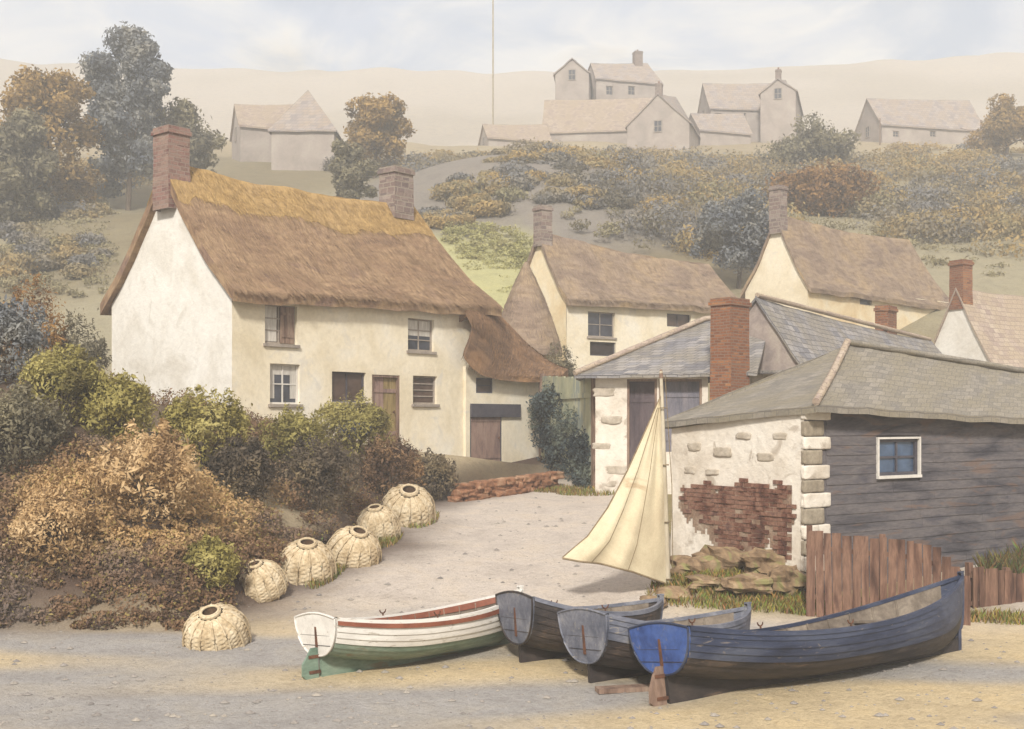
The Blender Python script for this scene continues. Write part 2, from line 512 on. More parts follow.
# ------------------------------------------------------------------ terrain
PROF = [(-60, -.4), (13, -.06), (20, .02), (25, .62), (30, .97), (36, 1.35), (42, 2.1), (50, 3.5), (60, 6.6), (70, 11.2), (85, 17.6), (110, 26.0), (130, 32.3), (150, 38.4), (168, 41.0), (190, 46), (300, 91), (325, 93), (420, 84)]
FOOT = [(-60, 19.4), (-20, 19.8), (-8.75, 20.2), (-5.5, 20.1), (-4.5, 22.3), (-3.5, 27), (-3.0, 31.5), (-2.5, 34.6), (-.6, 38.2), (2.6, 43.5)]
CD = V(.643, .766, 0)           # along the cottage front
CN = V(.766, -.643, 0)          # out of the cottage front
CO = V(-7.7, 33, 0)             # near corner of the cottage


def prof(y):
    a = pwl(PROF, y - 1.5); b = pwl(PROF, y); c = pwl(PROF, y + 1.5)
    return (a + b + c) / 3


def foot_dist(x, y):
    best = 1e9; sg = 1
    for (ax, ay), (bx, by) in zip(FOOT, FOOT[1:]):
        dx, dy = bx - ax, by - ay
        t = ((x - ax) * dx + (y - ay) * dy) / (dx * dx + dy * dy)
        t = min(1, max(0, t))
        qx, qy = ax + dx * t, ay + dy * t
        d = math.hypot(x - qx, y - qy)
        if d < best:
            best = d
            sg = 1 if dx * (y - ay) - dy * (x - ax) > 0 else -1
    return best * sg


def H(x, y, rough=True):
    z = prof(y)
    if y < 75 and x < 14:
        s = foot_dist(x, y)
        if s > 0:
            t = (x - CO.x) * CD.x + (y - CO.y) * CD.y
            n = -((x - CO.x) * CN.x + (y - CO.y) * CN.y)
            T = 3.3 - .108 * max(t, -22) + .12 * max(0, n - 6) + (.10 * max(0, -t - 3))
            rise = .25 * sstep(0, .5, s) + .66 * s
            if rough:
                rise += .28 * sstep(0, 1.5, s) * mnoise.noise(V(x * .55, y * .55, 3.1)) + .1 * sstep(0, 1, s) * mnoise.noise(V(x * 1.7, y * 1.7, 7))
            zb = min(z + rise, max(T, z))
            z = max(z, zb)
    # stony mound below the white shed wall
    z += .34 * math.exp(-(((x - 4.1) / 1.5) ** 2 + ((y - 22.6) / 1.0) ** 2))
    if rough:
        k = sstep(20, 60, y)
        z += mnoise.noise(V(x * .08, y * .08, 0)) * (.05 + 1.1 * k * sstep(45, 90, y)) + mnoise.noise(V(x * .5, y * .5, 9)) * (.015 + .05 * k)
        if y < 24:
            z += .03 * mnoise.noise(V(x * .35, y * 1.1, 5))
    if y > 185:      # far hill, higher to one side
        z += sstep(185, 300, y) * (3.0 * mnoise.noise(V(x * .011, 2, 0)) + 4 * sstep(0, 160, x) + 3 * sstep(-60, -150, x))
    # rounded shoulder of grey hillside
    z += 3.4 * math.exp(-(((x - 1.5) / 9.5) ** 2 + ((y - 96) / 11) ** 2))
    return z


C_sand, C_wet = lin(208, 188, 150), lin(160, 160, 162)
C_path = lin(206, 194, 180)
C_bank = lin(88, 71, 60)
C_olive = lin(136, 124, 96)
C_field = lin(180, 176, 126)
C_pale = lin(158, 149, 122)
C_grey = lin(138, 130, 120)
C_tan = lin(176, 160, 130)
C_grass = lin(140, 126, 80)


def cmix(a, b, t):
    return tuple(a[i] + (b[i] - a[i]) * t for i in range(3)) + (1,)


def inpoly(px, py, poly):
    r = False
    for (x1, y1), (x2, y2) in zip(poly, poly[1:] + poly[:1]):
        if (y1 > py) != (y2 > py) and px < (x2 - x1) * (py - y1) / (y2 - y1) + x1:
            r = not r
    return r


def zone(x, y, z):
    n = mnoise.noise(V(x * .25, y * .25, 2)) + .5 * mnoise.noise(V(x * .9, y * .9, 4))
    s = foot_dist(x, y) if y < 60 else 9
    if y < 48:
        c = C_sand
        w = sstep(-.1, .5, mnoise.noise(V(x * .16 + 3, y * .55, 8)) + .35 * sstep(20, 15, y) * sstep(2, -4, x) + .15)
        c = cmix(c, C_wet, w * .8)
        c = cmix(c, C_path, sstep(19, 22.5, y + n * 1.2))
        # dirt along the foot of the bank
        c = cmix(c, C_bank, sstep(-2.2, .3, s + n * 1.1) * sstep(19, 21, y))
        rx = x - (3.3 + .02 * (y - 22))
        c = cmix(c, C_grass, sstep(-.6, .8, rx + n * .8) * sstep(20.6, 21.6, y) * sstep(10, 7, x) * .9)
        c = cmix(c, C_olive, sstep(36, 44, y + n * 3) * .8)
        if s > .2:
            c = cmix(c, cmix(C_bank, C_tan, sstep(-.2, .6, n)), sstep(.2, .8, s))
        return c
    c = cmix(C_olive, C_pale, sstep(-.35, .45, mnoise.noise(V(x * .06, y * .05, 1)) + .3 * n))
    dx, dy = x - 1.5, y - 96
    q = math.sqrt((dx / 15) ** 2 + (dy / 19) ** 2)
    c = cmix(c, C_grey, sstep(1.15, .8, q + n * .1))
    px = 512 + FPX * x / y; py = HY - FPX * (z - CH) / y
    c = cmix(c, C_field, sstep(84, 79, y + n * 2) * sstep(566, 535, px + n * 14) * sstep(395, 420, px + n * 10) * sstep(50, 58, y))
    c = cmix(c, C_tan, sstep(120, 140, y + n * 6) * .7)
    if y > 180:  # far hill colour paled to stand in for thicker haze
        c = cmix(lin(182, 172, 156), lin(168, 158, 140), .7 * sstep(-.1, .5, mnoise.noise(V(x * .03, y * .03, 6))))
    return c


def make_terrain():
    ys = [-40, -25, -12, -4, 2, 6, 9, 11]
    y = 12.0
    while y < 230:
        ys.append(y)
        y += .16 if y < 25 else (.25 if y < 46 else .045 * y * .4)
    ys += list(range(232, 346, 6))
    us = np.linspace(-1, 1, 281)
    us = np.sign(us) * (np.abs(us) ** 1.25)
    vs = []; cols = []
    for y in ys:
        wid = 60 if y < 12 else 24 + .72 * y if y < 60 else 28 + .66 * y
        wid = max(wid, 26)
        if y < 12:
            wid = 34
        for u in us:
            x = u * wid
            z = H(x, y)
            vs.append((x, y, z)); cols.append(zone(x, max(y, 1), z))
    C = len(us)
    fs = [(i * C + j, i * C + j + 1, (i + 1) * C + j + 1, (i + 1) * C + j) for i in range(len(ys) - 1) for j in range(C - 1)]
    me = bpy.data.meshes.new('ground')
    me.from_pydata(vs, [], fs)
    ca = me.color_attributes.new('Col', 'FLOAT_COLOR', 'POINT')
    ca.data.foreach_set('color', np.array(cols, dtype=np.float32).ravel())
    me.polygons.foreach_set('use_smooth', np.ones(len(fs), dtype=bool))
    o = bpy.data.objects.new('ground', me)
    COL.objects.link(o)
    m, nt, out = new_mat('ground_mix')
    L = nt.links
    at = N(nt, 'ShaderNodeVertexColor', layer_name='Col')
    geo = N(nt, 'ShaderNodeNewGeometry')
    n1 = N(nt, 'ShaderNodeTexNoise', Scale=.9, Detail=8.0, Roughness=.65, Distortion=.6)
    L.new(geo.outputs['Position'], n1.inputs['Vector'])
    g1 = ramp(nt, n1.outputs['Fac'], [(.84, .83, .83, 1), (1, 1, 1, 1), (1.07, 1.04, .97, 1)], .3, .7)
    c = mixc(nt, 1.0, at.outputs['Color'], g1, 'MULTIPLY')
    n2 = N(nt, 'ShaderNodeTexNoise', Scale=26.0, Detail=6.0, Roughness=.75)
    L.new(geo.outputs['Position'], n2.inputs['Vector'])
    g2 = ramp(nt, n2.outputs['Fac'], [(.78, .77, .76, 1), (1, 1, 1, 1)], .34, .56)
    c = mixc(nt, 1.0, c, g2, 'MULTIPLY')
    add = N(nt, 'ShaderNodeMath', operation='ADD')
    L.new(n1.outputs['Fac'], add.inputs[0]); L.new(n2.outputs['Fac'], add.inputs[1])
    n3 = N(nt, 'ShaderNodeTexNoise', Scale=5.0, Detail=4.0, Roughness=.6, Distortion=1.2)
    L.new(geo.outputs['Position'], n3.inputs['Vector'])
    g3 = ramp(nt, n3.outputs['Fac'], [(.88, .87, .86, 1), (1, 1, 1, 1)], .36, .52)
    c = mixc(nt, 1.0, c, g3, 'MULTIPLY')
    vo = N(nt, 'ShaderNodeTexVoronoi', Scale=17.0)
    L.new(geo.outputs['Position'], vo.inputs['Vector'])
    sepc = N(nt, 'ShaderNodeSeparateColor'); L.new(vo.outputs['Color'], sepc.inputs[0])
    gv = ramp(nt, sepc.outputs[0], [(.86, .85, .84, 1), (1, 1, 1, 1), (1.06, 1.05, 1.03, 1)], .0, 1.0)
    c = mixc(nt, .45, c, gv, 'MULTIPLY')
    add2 = N(nt, 'ShaderNodeMath', operation='ADD')
    L.new(add.outputs[0], add2.inputs[0]); L.new(n3.outputs['Fac'], add2.inputs[1])
    finish(nt, out, c, .92, add2.outputs[0], .8, .06, .15)
    me.materials.append(m)
    o['kind'] = 'structure'
    return o


make_terrain()


# ------------------------------------------------------------------ foliage
def leaf_arrays(blobs, count, size, gap=.0, gfreq=1.2, squash=1.0, shell=.55, aspect=.5, seed=0):
    """leaf-sized quads through the outer volume of a set of blobs. blobs: (centre, (rx, ry, rz))"""
    r_ = np.random.default_rng(seed + 101)
    vol = np.array([b[1][0] * b[1][1] + b[1][2] * b[1][0] for b in blobs])
    pick = r_.choice(len(blobs), size=count, p=vol / vol.sum())
    cen = np.array([tuple(b[0]) for b in blobs])[pick]
    rad = np.array([b[1] for b in blobs])[pick]
    d = r_.normal(size=(count, 3)); d /= np.linalg.norm(d, axis=1)[:, None]
    rr = shell + (1 - shell) * r_.random(count) ** .6
    rr *= 1 + .14 * r_.normal(size=count)
    pos = cen + d * rad * rr[:, None]
    if gap > 0:
        off = r_.uniform(-20, 20, 3)
        keep = np.array([mnoise.noise(Vector(p * gfreq + off)) > gap - .55 for p in pos])
        pos = pos[keep]; d = d[keep]
    n = len(pos)
    nor = d + r_.normal(size=(n, 3)) * .75
    nor /= np.linalg.norm(nor, axis=1)[:, None]
    t = np.cross(nor, r_.normal(size=(n, 3))); t /= np.linalg.norm(t, axis=1)[:, None]
    b = np.cross(nor, t)
    sz = size * r_.uniform(.55, 1.4, n)[:, None]
    a0 = pos - t * sz; a2 = pos + t * sz
    a1 = pos - b * sz * aspect + nor * sz * .18; a3 = pos + b * sz * aspect + nor * sz * .18
    return np.stack([a0, a1, a2, a3], axis=1), pos


def leaf_mesh(name, quads, mat, cols=None):
    n = len(quads)
    me = bpy.data.meshes.new(name)
    me.vertices.add(n * 4); me.loops.add(n * 4); me.polygons.add(n)
    me.vertices.foreach_set('co', quads.reshape(-1).astype(np.float32))
    me.loops.foreach_set('vertex_index', np.arange(n * 4, dtype=np.int32))
    me.polygons.foreach_set('loop_start', np.arange(0, n * 4, 4, dtype=np.int32))
    me.polygons.foreach_set('loop_total', np.full(n, 4, dtype=np.int32))
    me.update(calc_edges=True)
    if cols is not None:
        ca = me.color_attributes.new('Col', 'FLOAT_COLOR', 'POINT')
        ca.data.foreach_set('color', np.repeat(cols, 4, axis=0).astype(np.float32).ravel())
    me.materials.append(mat)
    return me


def link_mesh(name, me, parent=None, loc=(0, 0, 0)):
    o = bpy.data.objects.new(name, me)
    COL.objects.link(o)
    o.location = loc
    if parent is not None:
        o.parent = parent
    ORG[o.name] = Vector(loc)
    return o


def crown_blobs(w, h, n, seed, flat=.8):
    r_ = random.Random(seed)
    bl = [((0, 0, h * .5), (w * .34, w * .34, h * .34))]
    for i in range(n):
        a = r_.uniform(0, 2 * PI); q = r_.uniform(.25, 1)
        z = r_.uniform(.12, .92)
        lim = math.sin(PI * min(.97, max(.1, z * .85 + .1))) ** .7
        rr = w * .5 * q * lim
        br = w * r_.uniform(.12, .22)
        bl.append(((rr * math.cos(a), rr * math.sin(a), h * z), (br, br, br * flat)))
    return bl


def tree(name, px, py_top, py_base, d, wpx, mat, label, leaf=.3, count=5000, n=14, gap=.28, cat='tree', group=None, flat=.8, crown_from=.08):
    x = (px - 512) / FPX * d
    zg = H(x, d, False)
    zt = CH + (HY - py_top) / FPX * d
    hgt = max(1.5, zt - zg)
    w = wpx / FPX * d
    loc = V(x, d, zg - .2)
    t = thing(name, loc, label, cat, group)
    seed = hash((px, py_top)) % 9999
    ch = hgt * (1 - crown_from)
    bl = crown_blobs(w * 1.05, ch, n + 8, seed, flat)
    bl = [((c[0], c[1], c[2] + hgt * crown_from), r) for c, r in bl]
    q, _ = leaf_arrays(bl, int(count * 2.8), leaf * .62, gap, 2.2 / w * 3, seed=seed)
    link_mesh('crown', leaf_mesh('crown', q, mat), t)
    mb = MB()
    r_ = random.Random(seed)
    tr = max(.06, w * .035)
    mb.tube([V(0, 0, -.3), V(.03 * w, 0, hgt * .3), V(-.02 * w, .02 * w, hgt * .75)], [tr, tr * .8, tr * .3], 7)
    for c, rd in bl[1:9]:
        b0 = V(0, 0, hgt * r_.uniform(.22, .5)); e = Vector(c)
        mb.tube([b0, b0.lerp(e, .5) + V(0, 0, .03 * hgt), e], [tr * .5, tr * .32, tr * .12], 5)
    mb.build('trunk', M['trunk'], t, V(0, 0, 0))
    return t


BUSHES = []


def bush(name, px, py_top, py_base, d, wpx, mat, label, leaf=.042, count=9500, n=12, cat='bush', group=None, gap=.2, march=True):
    """rounded shrub whose foot stands on the ground at depth d"""
    if march:
        q = 18.0
        while q < d + 6:
            if H((px - 512) / FPX * q, q) > CH + (HY - py_base) / FPX * q:
                break
            q += .1
        d = q
    x = (px - 512) / FPX * d
    zt = CH + (HY - py_top) / FPX * d
    zb = min(CH + (HY - py_base) / FPX * d, zt - .4)
    zb = min(zb, H(x, d) )
    w = wpx / FPX * d
    h = zt - zb
    BUSHES.append((x, d, w / 2))
    loc = V(x, d, zb)
    t = thing(name, loc, label, cat, group)
    seed = hash((px, py_top, 3)) % 9999
    r_ = random.Random(seed)
    bl = [((0, 0, h * .45), (w * .43, w * .4, h * .5))]
    for i in range(n):
        a = r_.uniform(0, 2 * PI); e = r_.uniform(.0, 1.0)
        br = w * r_.uniform(.11, .19)
        bl.append(((w * .36 * math.cos(a) * math.cos(e), w * .34 * math.sin(a) * math.cos(e), h * (.42 + .42 * math.sin(e))), (br, br, br * .8)))
    for i in range(10):
        a = r_.uniform(0, 2 * PI); e = r_.uniform(.35, 1.4); br = w * r_.uniform(.03, .055)
        bl.append(((w * .45 * math.cos(a) * math.cos(e), w * .43 * math.sin(a) * math.cos(e), h * (.5 + .5 * math.sin(e))), (br, br, br * r_.uniform(1.6, 3))))
    q1, _ = leaf_arrays(bl, int(count * .75), leaf * .8, gap - .15, 1.6, shell=.76, seed=seed)
    q2, _ = leaf_arrays(bl, int(count * .22), leaf * 1.75, gap + .05, 2.2, shell=.86, seed=seed + 1, aspect=.35)
    q = np.concatenate([q1, q2])
    link_mesh('foliage', leaf_mesh('foliage', q, mat), t)
    mb = MB()
    r_ = random.Random(seed)
    for c, rd in bl[:7]:
        e = Vector(c)
        mb.tube([V(0, 0, -.2), V(e.x * .35, e.y * .35, e.z * .5), e], [.035, .025, .01], 5)
    mb.build('stem', M['trunk'], t, V(0, 0, 0))
    return t


def mass(name, mounds, leaf, per, label_kind, colfn, aspect=.5, shell=.6, gap=.25, seed=5):
    qs = []; cs = []
    for k, (c, r) in enumerate(mounds):
        q, pos = leaf_arrays([(c, r)], per, leaf, gap, 1.8 / r[0], seed=seed + k, aspect=aspect, shell=shell)
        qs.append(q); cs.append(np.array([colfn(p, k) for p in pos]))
    me = leaf_mesh(name, np.concatenate(qs), M['leaf_mix'], np.concatenate(cs))
    o = link_mesh(name, me)
    o['kind'] = 'stuff'
    if label_kind:
        o['label'] = label_kind
    return o


# ------------------------------------------------------------------ walls, windows, doors
class Wall:
    def __init__(s, O, D):
        s.O = V(O.x, O.y, 0); s.D = V(D.x, D.y, 0).normalized(); s.N = V(s.D.y, -s.D.x, 0)

    def pt(s, t, z, n=0.0):
        return s.O + s.D * t + s.N * n + V(0, 0, z)

    def hit(s, px, py, n=0.0):
        r = V((px - 512) / FPX, 1, (HY - py) / FPX)
        o = s.O + s.N * n
        k = (o - V(0, 0, 0)).dot(s.N) / r.dot(s.N)
        p = V(0, 0, CH) + r * k
        return (p - o).dot(s.D), p.z

    def rect(s, x0, x1, y0, y1):
        t0, _ = s.hit(x0, (y0 + y1) / 2); t1, _ = s.hit(x1, (y0 + y1) / 2)
        _, z1 = s.hit((x0 + x1) / 2, y0); _, z0 = s.hit((x0 + x1) / 2, y1)
        return (t0, t1, z0, z1)

    def box(s, mb, t0, t1, z0, z1, n0, n1, mi=0):
        mb.box(s.pt((t0 + t1) / 2, (z0 + z1) / 2, (n0 + n1) / 2), s.D * ((t1 - t0) / 2), s.N * ((n1 - n0) / 2), V(0, 0, (z1 - z0) / 2), mi)

    def face(s, mb, t0, t1, zb, zt, holes=(), depth=.22, step=.45, wob=.025):
        ts = {round(t0, 4), round(t1, 4)}
        for h in holes:
            ts |= {round(h[0], 4), round(h[1], 4)}
        ts = sorted(ts)
        full = []
        for a, b in zip(ts, ts[1:]):
            k = max(1, int((b - a) / step))
            full += [a + (b - a) * i / k for i in range(k)]
        full.append(ts[-1])
        zs = sorted({round(h[2], 4) for h in holes} | {round(h[3], 4) for h in holes})
        zmin = zb
        lv = [zmin] + [z for z in zs if z > zmin]
        fin = []
        for a, b in zip(lv, lv[1:]):
            k = max(1, int((b - a) / step))
            fin += [a + (b - a) * i / k for i in range(k)]
        fin.append(lv[-1])
        extra = 6
        def zat(j, t):
            if j < len(fin):
                return fin[j]
            return lerp(fin[-1], zt(t), (j - len(fin) + 1) / extra)
        rows = len(fin) + extra
        def wv(t, z):
            for h in holes:
                if h[0] - .02 <= t <= h[1] + .02 and h[2] - .02 <= z <= h[3] + .02:
                    return 0.0
            return wob * mnoise.noise(V(t * .7 + s.O.x, z * .7, s.O.y))
        vs = [s.pt(t, zat(j, t), wv(t, zat(j, t))) for j in range(rows) for t in full]
        uv = [(t, zat(j, t)) for j in range(rows) for t in full]
        C = len(full); fs = []
        for j in range(rows - 1):
            for i in range(C - 1):
                tm = (full[i] + full[i + 1]) / 2; zm = (zat(j, tm) + zat(j + 1, tm)) / 2
                if any(h[0] < tm < h[1] and h[2] < zm < h[3] for h in holes):
                    continue
                fs.append((j * C + i, j * C + i + 1, (j + 1) * C + i + 1, (j + 1) * C + i))
        mb.add(vs, fs, uvs=uv, smooth=True)
        for (a, b, c, d) in holes:
            q = lambda t, z, n: s.pt(t, z, n)
            for (p1, p2) in (((a, c), (a, d)), ((a, d), (b, d)), ((b, d), (b, c)), ((b, c), (a, c))):
                mb.add([q(*p1, 0), q(*p2, 0), q(*p2, -depth), q(*p1, -depth)], [(0, 1, 2, 3)])


def window(w, parent, r, frame='frame_grey', glass='glass', cols=2, rows=2, depth=.16, bar=.05, sill=True, curtain=None, shutter=None, label=None):
    t0, t1, z0, z1 = r
    mb = MB()
    b = bar; n0, n1 = -depth, -depth + .06
    w.box(mb, t0, t0 + b, z0, z1, n0, n1); w.box(mb, t1 - b, t1, z0, z1, n0, n1)
    w.box(mb, t0 + b, t1 - b, z0, z0 + b, n0, n1 - .003); w.box(mb, t0 + b, t1 - b, z1 - b, z1, n0, n1 - .003)
    for i in range(1, cols):
        t = lerp(t0 + b, t1 - b, i / cols)
        w.box(mb, t - b * .35, t + b * .35, z0 + b, z1 - b, n0, n1 - .012)
    for j in range(1, rows):
        z = lerp(z0 + b, z1 - b, j / rows)
        w.box(mb, t0 + b, t1 - b, z - b * .35, z + b * .35, n0, n1 - .016)
    fr = part(mb, 'window', M[frame], parent, label)
    mb = MB()
    w.box(mb, t0 + .01, t1 - .01, z0 + .01, z1 - .01, n0 - .02, n0 + .012)
    part(mb, 'pane', M[glass], fr)
    if sill:
        mb = MB()
        w.box(mb, t0 - .07, t1 + .07, z0 - .09, z0 - .004, -depth * .6, .07)
        part(mb, 'sill', M['frame_grey'], fr)
    if curtain:
        for (a, c, zf) in curtain:
            mb = MB()
            ta, tb = lerp(t0 + b, t1 - b, a), lerp(t0 + b, t1 - b, c)
            k = 14
            G = [[w.pt(lerp(ta, tb, i / k), lerp(z1 - b, lerp(z0 + b, z1, zf), j), n0 + .026 + .01 * math.sin(i * 2.6)) for i in range(k + 1)] for j in (0, .5, 1)]
            mb.grid(G)
            part(mb, 'curtain', M['curtain'], fr)
    if shutter:
        for (a, c) in shutter:
            mb = MB()
            ta, tb = lerp(t0, t1, a), lerp(t0, t1, c)
            k = 3
            for i in range(k):
                w.box(mb, lerp(ta, tb, i / k) + .004, lerp(ta, tb, (i + 1) / k) - .004, z0 + .03, z1 - .03, n1, n1 + .035)
            w.box(mb, ta + .02, tb - .02, z0 + .2, z0 + .28, n1 + .035, n1 + .055)
            w.box(mb, ta + .02, tb - .02, z1 - .28, z1 - .2, n1 + .035, n1 + .055)
            part(mb, 'shutter', M['wood'], fr)
    return fr


def door(w, parent, r, mat='door_brown', frame='frame_dark', planks=5, depth=.16, lintel=True, label=None, mats2=None):
    t0, t1, z0, z1 = r
    mb = MB()
    b = .07
    for i in range(planks):
        a = lerp(t0 + b, t1 - b, i / planks); c = lerp(t0 + b, t1 - b, (i + 1) / planks)
        w.box(mb, a + .005, c - .005, z0, z1 - b, -depth, -depth + .035 + rng.uniform(0, .006), mi=0 if not mats2 or i < planks / 2 else 1)
    w.box(mb, t0 + b * .5, t1 - b * .5, z0, z1 - b * .5, -depth - .03, -depth - .004, mi=0)
    for z in (lerp(z0, z1, .18), lerp(z0, z1, .78)):
        w.box(mb, t0 + b + .01, t1 - b - .01, z - .06, z + .06, -depth + .04, -depth + .062)
    d = part(mb, 'door', [M[mat]] + ([M[mats2]] if mats2 else []), parent, label)
    mb = MB()
    w.box(mb, t0, t0 + b, z0, z1, -depth, -.02); w.box(mb, t1 - b, t1, z0, z1, -depth, -.02)
    w.box(mb, t0 + b, t1 - b, z1 - b, z1, -depth, -.023)
    part(mb, 'door_frame', M[frame], d)
    mb = MB()
    hz = lerp(z0, z1, .48)
    mb.tube([w.pt(t1 - b - .12, hz, -depth + .04), w.pt(t1 - b - .12, hz, -depth + .1)], .02, 6)
    mb.tube([w.pt(t1 - b - .12, hz - .05, -depth + .1), w.pt(t1 - b - .12, hz + .05, -depth + .1)], .018, 6)
    part(mb, 'handle', M['iron'], d)
    return d


def chimney(parent, c, R, w, dp, z0, z1, mat, name='chimney', taper=.04, pot=False):
    """stack centred on c (x, y); R horizontal unit vector; w across R... sizes are full widths"""
    Pp = V(R.y, -R.x, 0)
    mb = MB()
    k = 7
    rings = []
    for i in range(k + 1):
        z = lerp(z0, z1 - .22, i / k)
        sc = 1 - taper * i / k
        jit = lambda: rng.uniform(-.012, .012)
        rings.append([V(c.x, c.y, z) + R * (sx * w / 2 * sc + jit()) + Pp * (sy * dp / 2 * sc + jit()) for sx, sy in ((-1, -1), (1, -1), (1, 1), (-1, 1))])
    for a, b in zip(rings, rings[1:]):
        for i in range(4):
            j = (i + 1) % 4
            p = [a[i], a[j], b[j], b[i]]
            mb.add(p, [(3, 2, 1, 0)])
    sc = 1 - taper
    C0 = V(c.x, c.y, 0)
    mb.box(C0 + V(0, 0, z1 - .16), R * (w / 2 * sc + .05), Pp * (dp / 2 * sc + .05), V(0, 0, .06))
    mb.box(C0 + V(0, 0, z1 - .05), R * (w / 2 * sc + .01), Pp * (dp / 2 * sc + .01), V(0, 0, .05))
    ob = part(mb, name, mat, parent)
    if pot:
        mb = MB()
        mb.tube([C0 + V(0, 0, z1 - .02), C0 + V(0, 0, z1 + .3)], [.12, .1], 10)
        part(mb, 'chimney_pot', M['brick'], ob)
    return ob


def lean(mb, direction, amount, z0, z1):
    if amount <= 0:
        return
    for i, (x, y, z) in enumerate(mb.v):
        if z > z0 - .6:
            k = amount * min(1.1, max(0, (z - z0 + .6) / (z1 - z0 + .6)))
            mb.v[i] = (x + direction.x * k, y + direction.y * k, z)


def gable_house(name, label, cat, A, B, h, ze, zbase, wall='white', roof='thatch', thick=.3, over=.35, sag=.2, ext=(0.0, 0.0), verge=(.18, .18), openings=(), straw=0, wob=.05, ridge_mat=None, wall_holes=True, group=None, ridge_band=0.0, leftwall=None, back=True, fwob=.025, front_cut=0.0):
    """A, B: ridge ends. h: half width. ze: eave heights at the A end and B end. Returns (root, front Wall)"""
    R = V(B.x - A.x, B.y - A.y, 0); Ln = R.length; R.normalize()
    Fn = V(R.y, -R.x, 0)
    if not hasattr(ze, '__len__'):
        ze = (ze, ze)
    root = thing(name, V(A.x, A.y, zbase) + R * (Ln / 2), label, cat, group)
    tot = Ln + ext[0] + ext[1]
    fw = Wall(V(A.x, A.y, 0) + Fn * h - R * ext[0], R)
    def rz(t):           # ridge height at t along fw
        return lerp(A.z, B.z, min(1, max(0, (t - ext[0]) / Ln)))
    def ez(t):
        return lerp(ze[0], ze[1], t / tot)
    vmax = (h + over) / h
    def surf(u, v, side):
        # u 0..1 along, v 0 ridge .. 1 outer eave edge
        tr = lerp(ext[0] - verge[0], ext[0] + Ln + verge[1], u)
        te = lerp(-verge[0], tot + verge[1], u)
        t = lerp(tr, te, v)
        z = lerp(rz(t), ez(te), v * vmax) - sag * math.sin(PI * min(1, v)) + .0
        p = V(A.x, A.y, 0) + R * (t - ext[0]) + Fn * (side * v * (h + over)) + V(0, 0, z)
        p.z += wob * (mnoise.noise(V(t * .55, v * 3 + side * 5, A.x)) + .4 * mnoise.noise(V(t * 1.7, v * 7 + side * 5, A.x))) - .1 * wob / .05 * math.sin(PI * u) * (1 - v)
        return p
    NU, NV = max(10, int(tot * 2.5)), 16
    mb = MB()
    Gf = [[surf(i / NU, j / NV, 1) for i in range(NU + 1)] for j in range(NV + 1)]
    Gb = [[surf(1 - i / NU, j / NV, -1) for i in range(NU + 1)] for j in range(NV + 1)]
    mb.slab(Gf, thick); mb.slab(Gb, thick)
    if straw:
        mb.straw(Gf, straw, .32, .016, .01); mb.straw(Gf, straw // 5, .22, -.02, .012, .93)
    rf = part(mb, 'roof', M[roof], root)
    if ridge_mat and ridge_band > 0:
        mb = MB()
        for side in (1, -1):
            G = []
            for j in range(7):
                row = []
                for i in range(NU * 3 + 1):
                    u = i / (NU * 3)
                    u = u if side > 0 else 1 - u
                    vv = ridge_band * (j / 6) * (1 + .35 * mnoise.noise(V(u * 6, side, 1)) + .2 * mnoise.noise(V(u * 23, side, 4)))
                    p = surf(u, vv, side); p.z += .03 + .05 * (1 - j / 6)
                    row.append(p)
                G.append(row)
            mb.slab(G, .09)
            if side > 0 and straw:
                mb.straw(G, straw // 4, .25, .03)
        part(mb, 'ridge', M[ridge_mat], rf)
    # walls
    def gz(q):           # wall top under the roof at offset q from the ridge plane (A end / B end)
        return lambda zr, zee: lerp(zr, zee, abs(q) / h) - sag * math.sin(PI * min(1, abs(q) / (h + over))) - thick - .02
    mb = MB()
    holes = [o_['r'] if 'r' in o_ else fw.rect(*o_['px']) for o_ in openings]
    fw.holes = holes
    fw.face(mb, 0, tot - front_cut, zbase, lambda t: ez(t) - thick * .75 - sag * math.sin(PI * h / (h + over)) - wob * .6, holes, wob=fwob)
    part(mb, 'wall', M[wall], root)
    gl = Wall(V(A.x, A.y, 0) - Fn * h - R * ext[0], Fn)        # gable at the A end, running back to front
    mb = MB()
    gl.face(mb, 0, 2 * h, zbase, lambda t: gz(t - h)(A.z, ze[0]) + .06, (), wob=fwob)
    lean(mb, R, ext[0], ze[0], A.z)
    part(mb, 'gable_wall', M[leftwall or wall], root)
    if back:
        mb = MB()
        gr = Wall(V(A.x, A.y, 0) + Fn * h + R * (Ln + ext[1]), -Fn)
        gr.face(mb, 0, 2 * h, zbase, lambda t: min(gz(t - h)(B.z, ze[1]) + .06, lerp(1e3, gz(t - h)(B.z, ze[1]), 1)), ())
        lean(mb, -R, ext[1], ze[1], B.z)
        part(mb, 'gable_wall', M[wall], root)
        mb = MB()
        bw = Wall(V(A.x, A.y, 0) - Fn * h + R * (Ln + ext[1]), -R)
        bw.face(mb, 0, tot, zbase, lambda t: ez(tot - t) - thick * .75 - sag * math.sin(PI * h / (h + over)) - wob * .6, ())
        part(mb, 'back_wall', M[wall], root)
    return root, fw, rf, gl


def ground_at(px, d):
    x = (px - 512) / FPX * d
    return H(x, d)


HAZE, SKYK, SUN, EXPO = .0027, 8.2, 3.4, 0.72
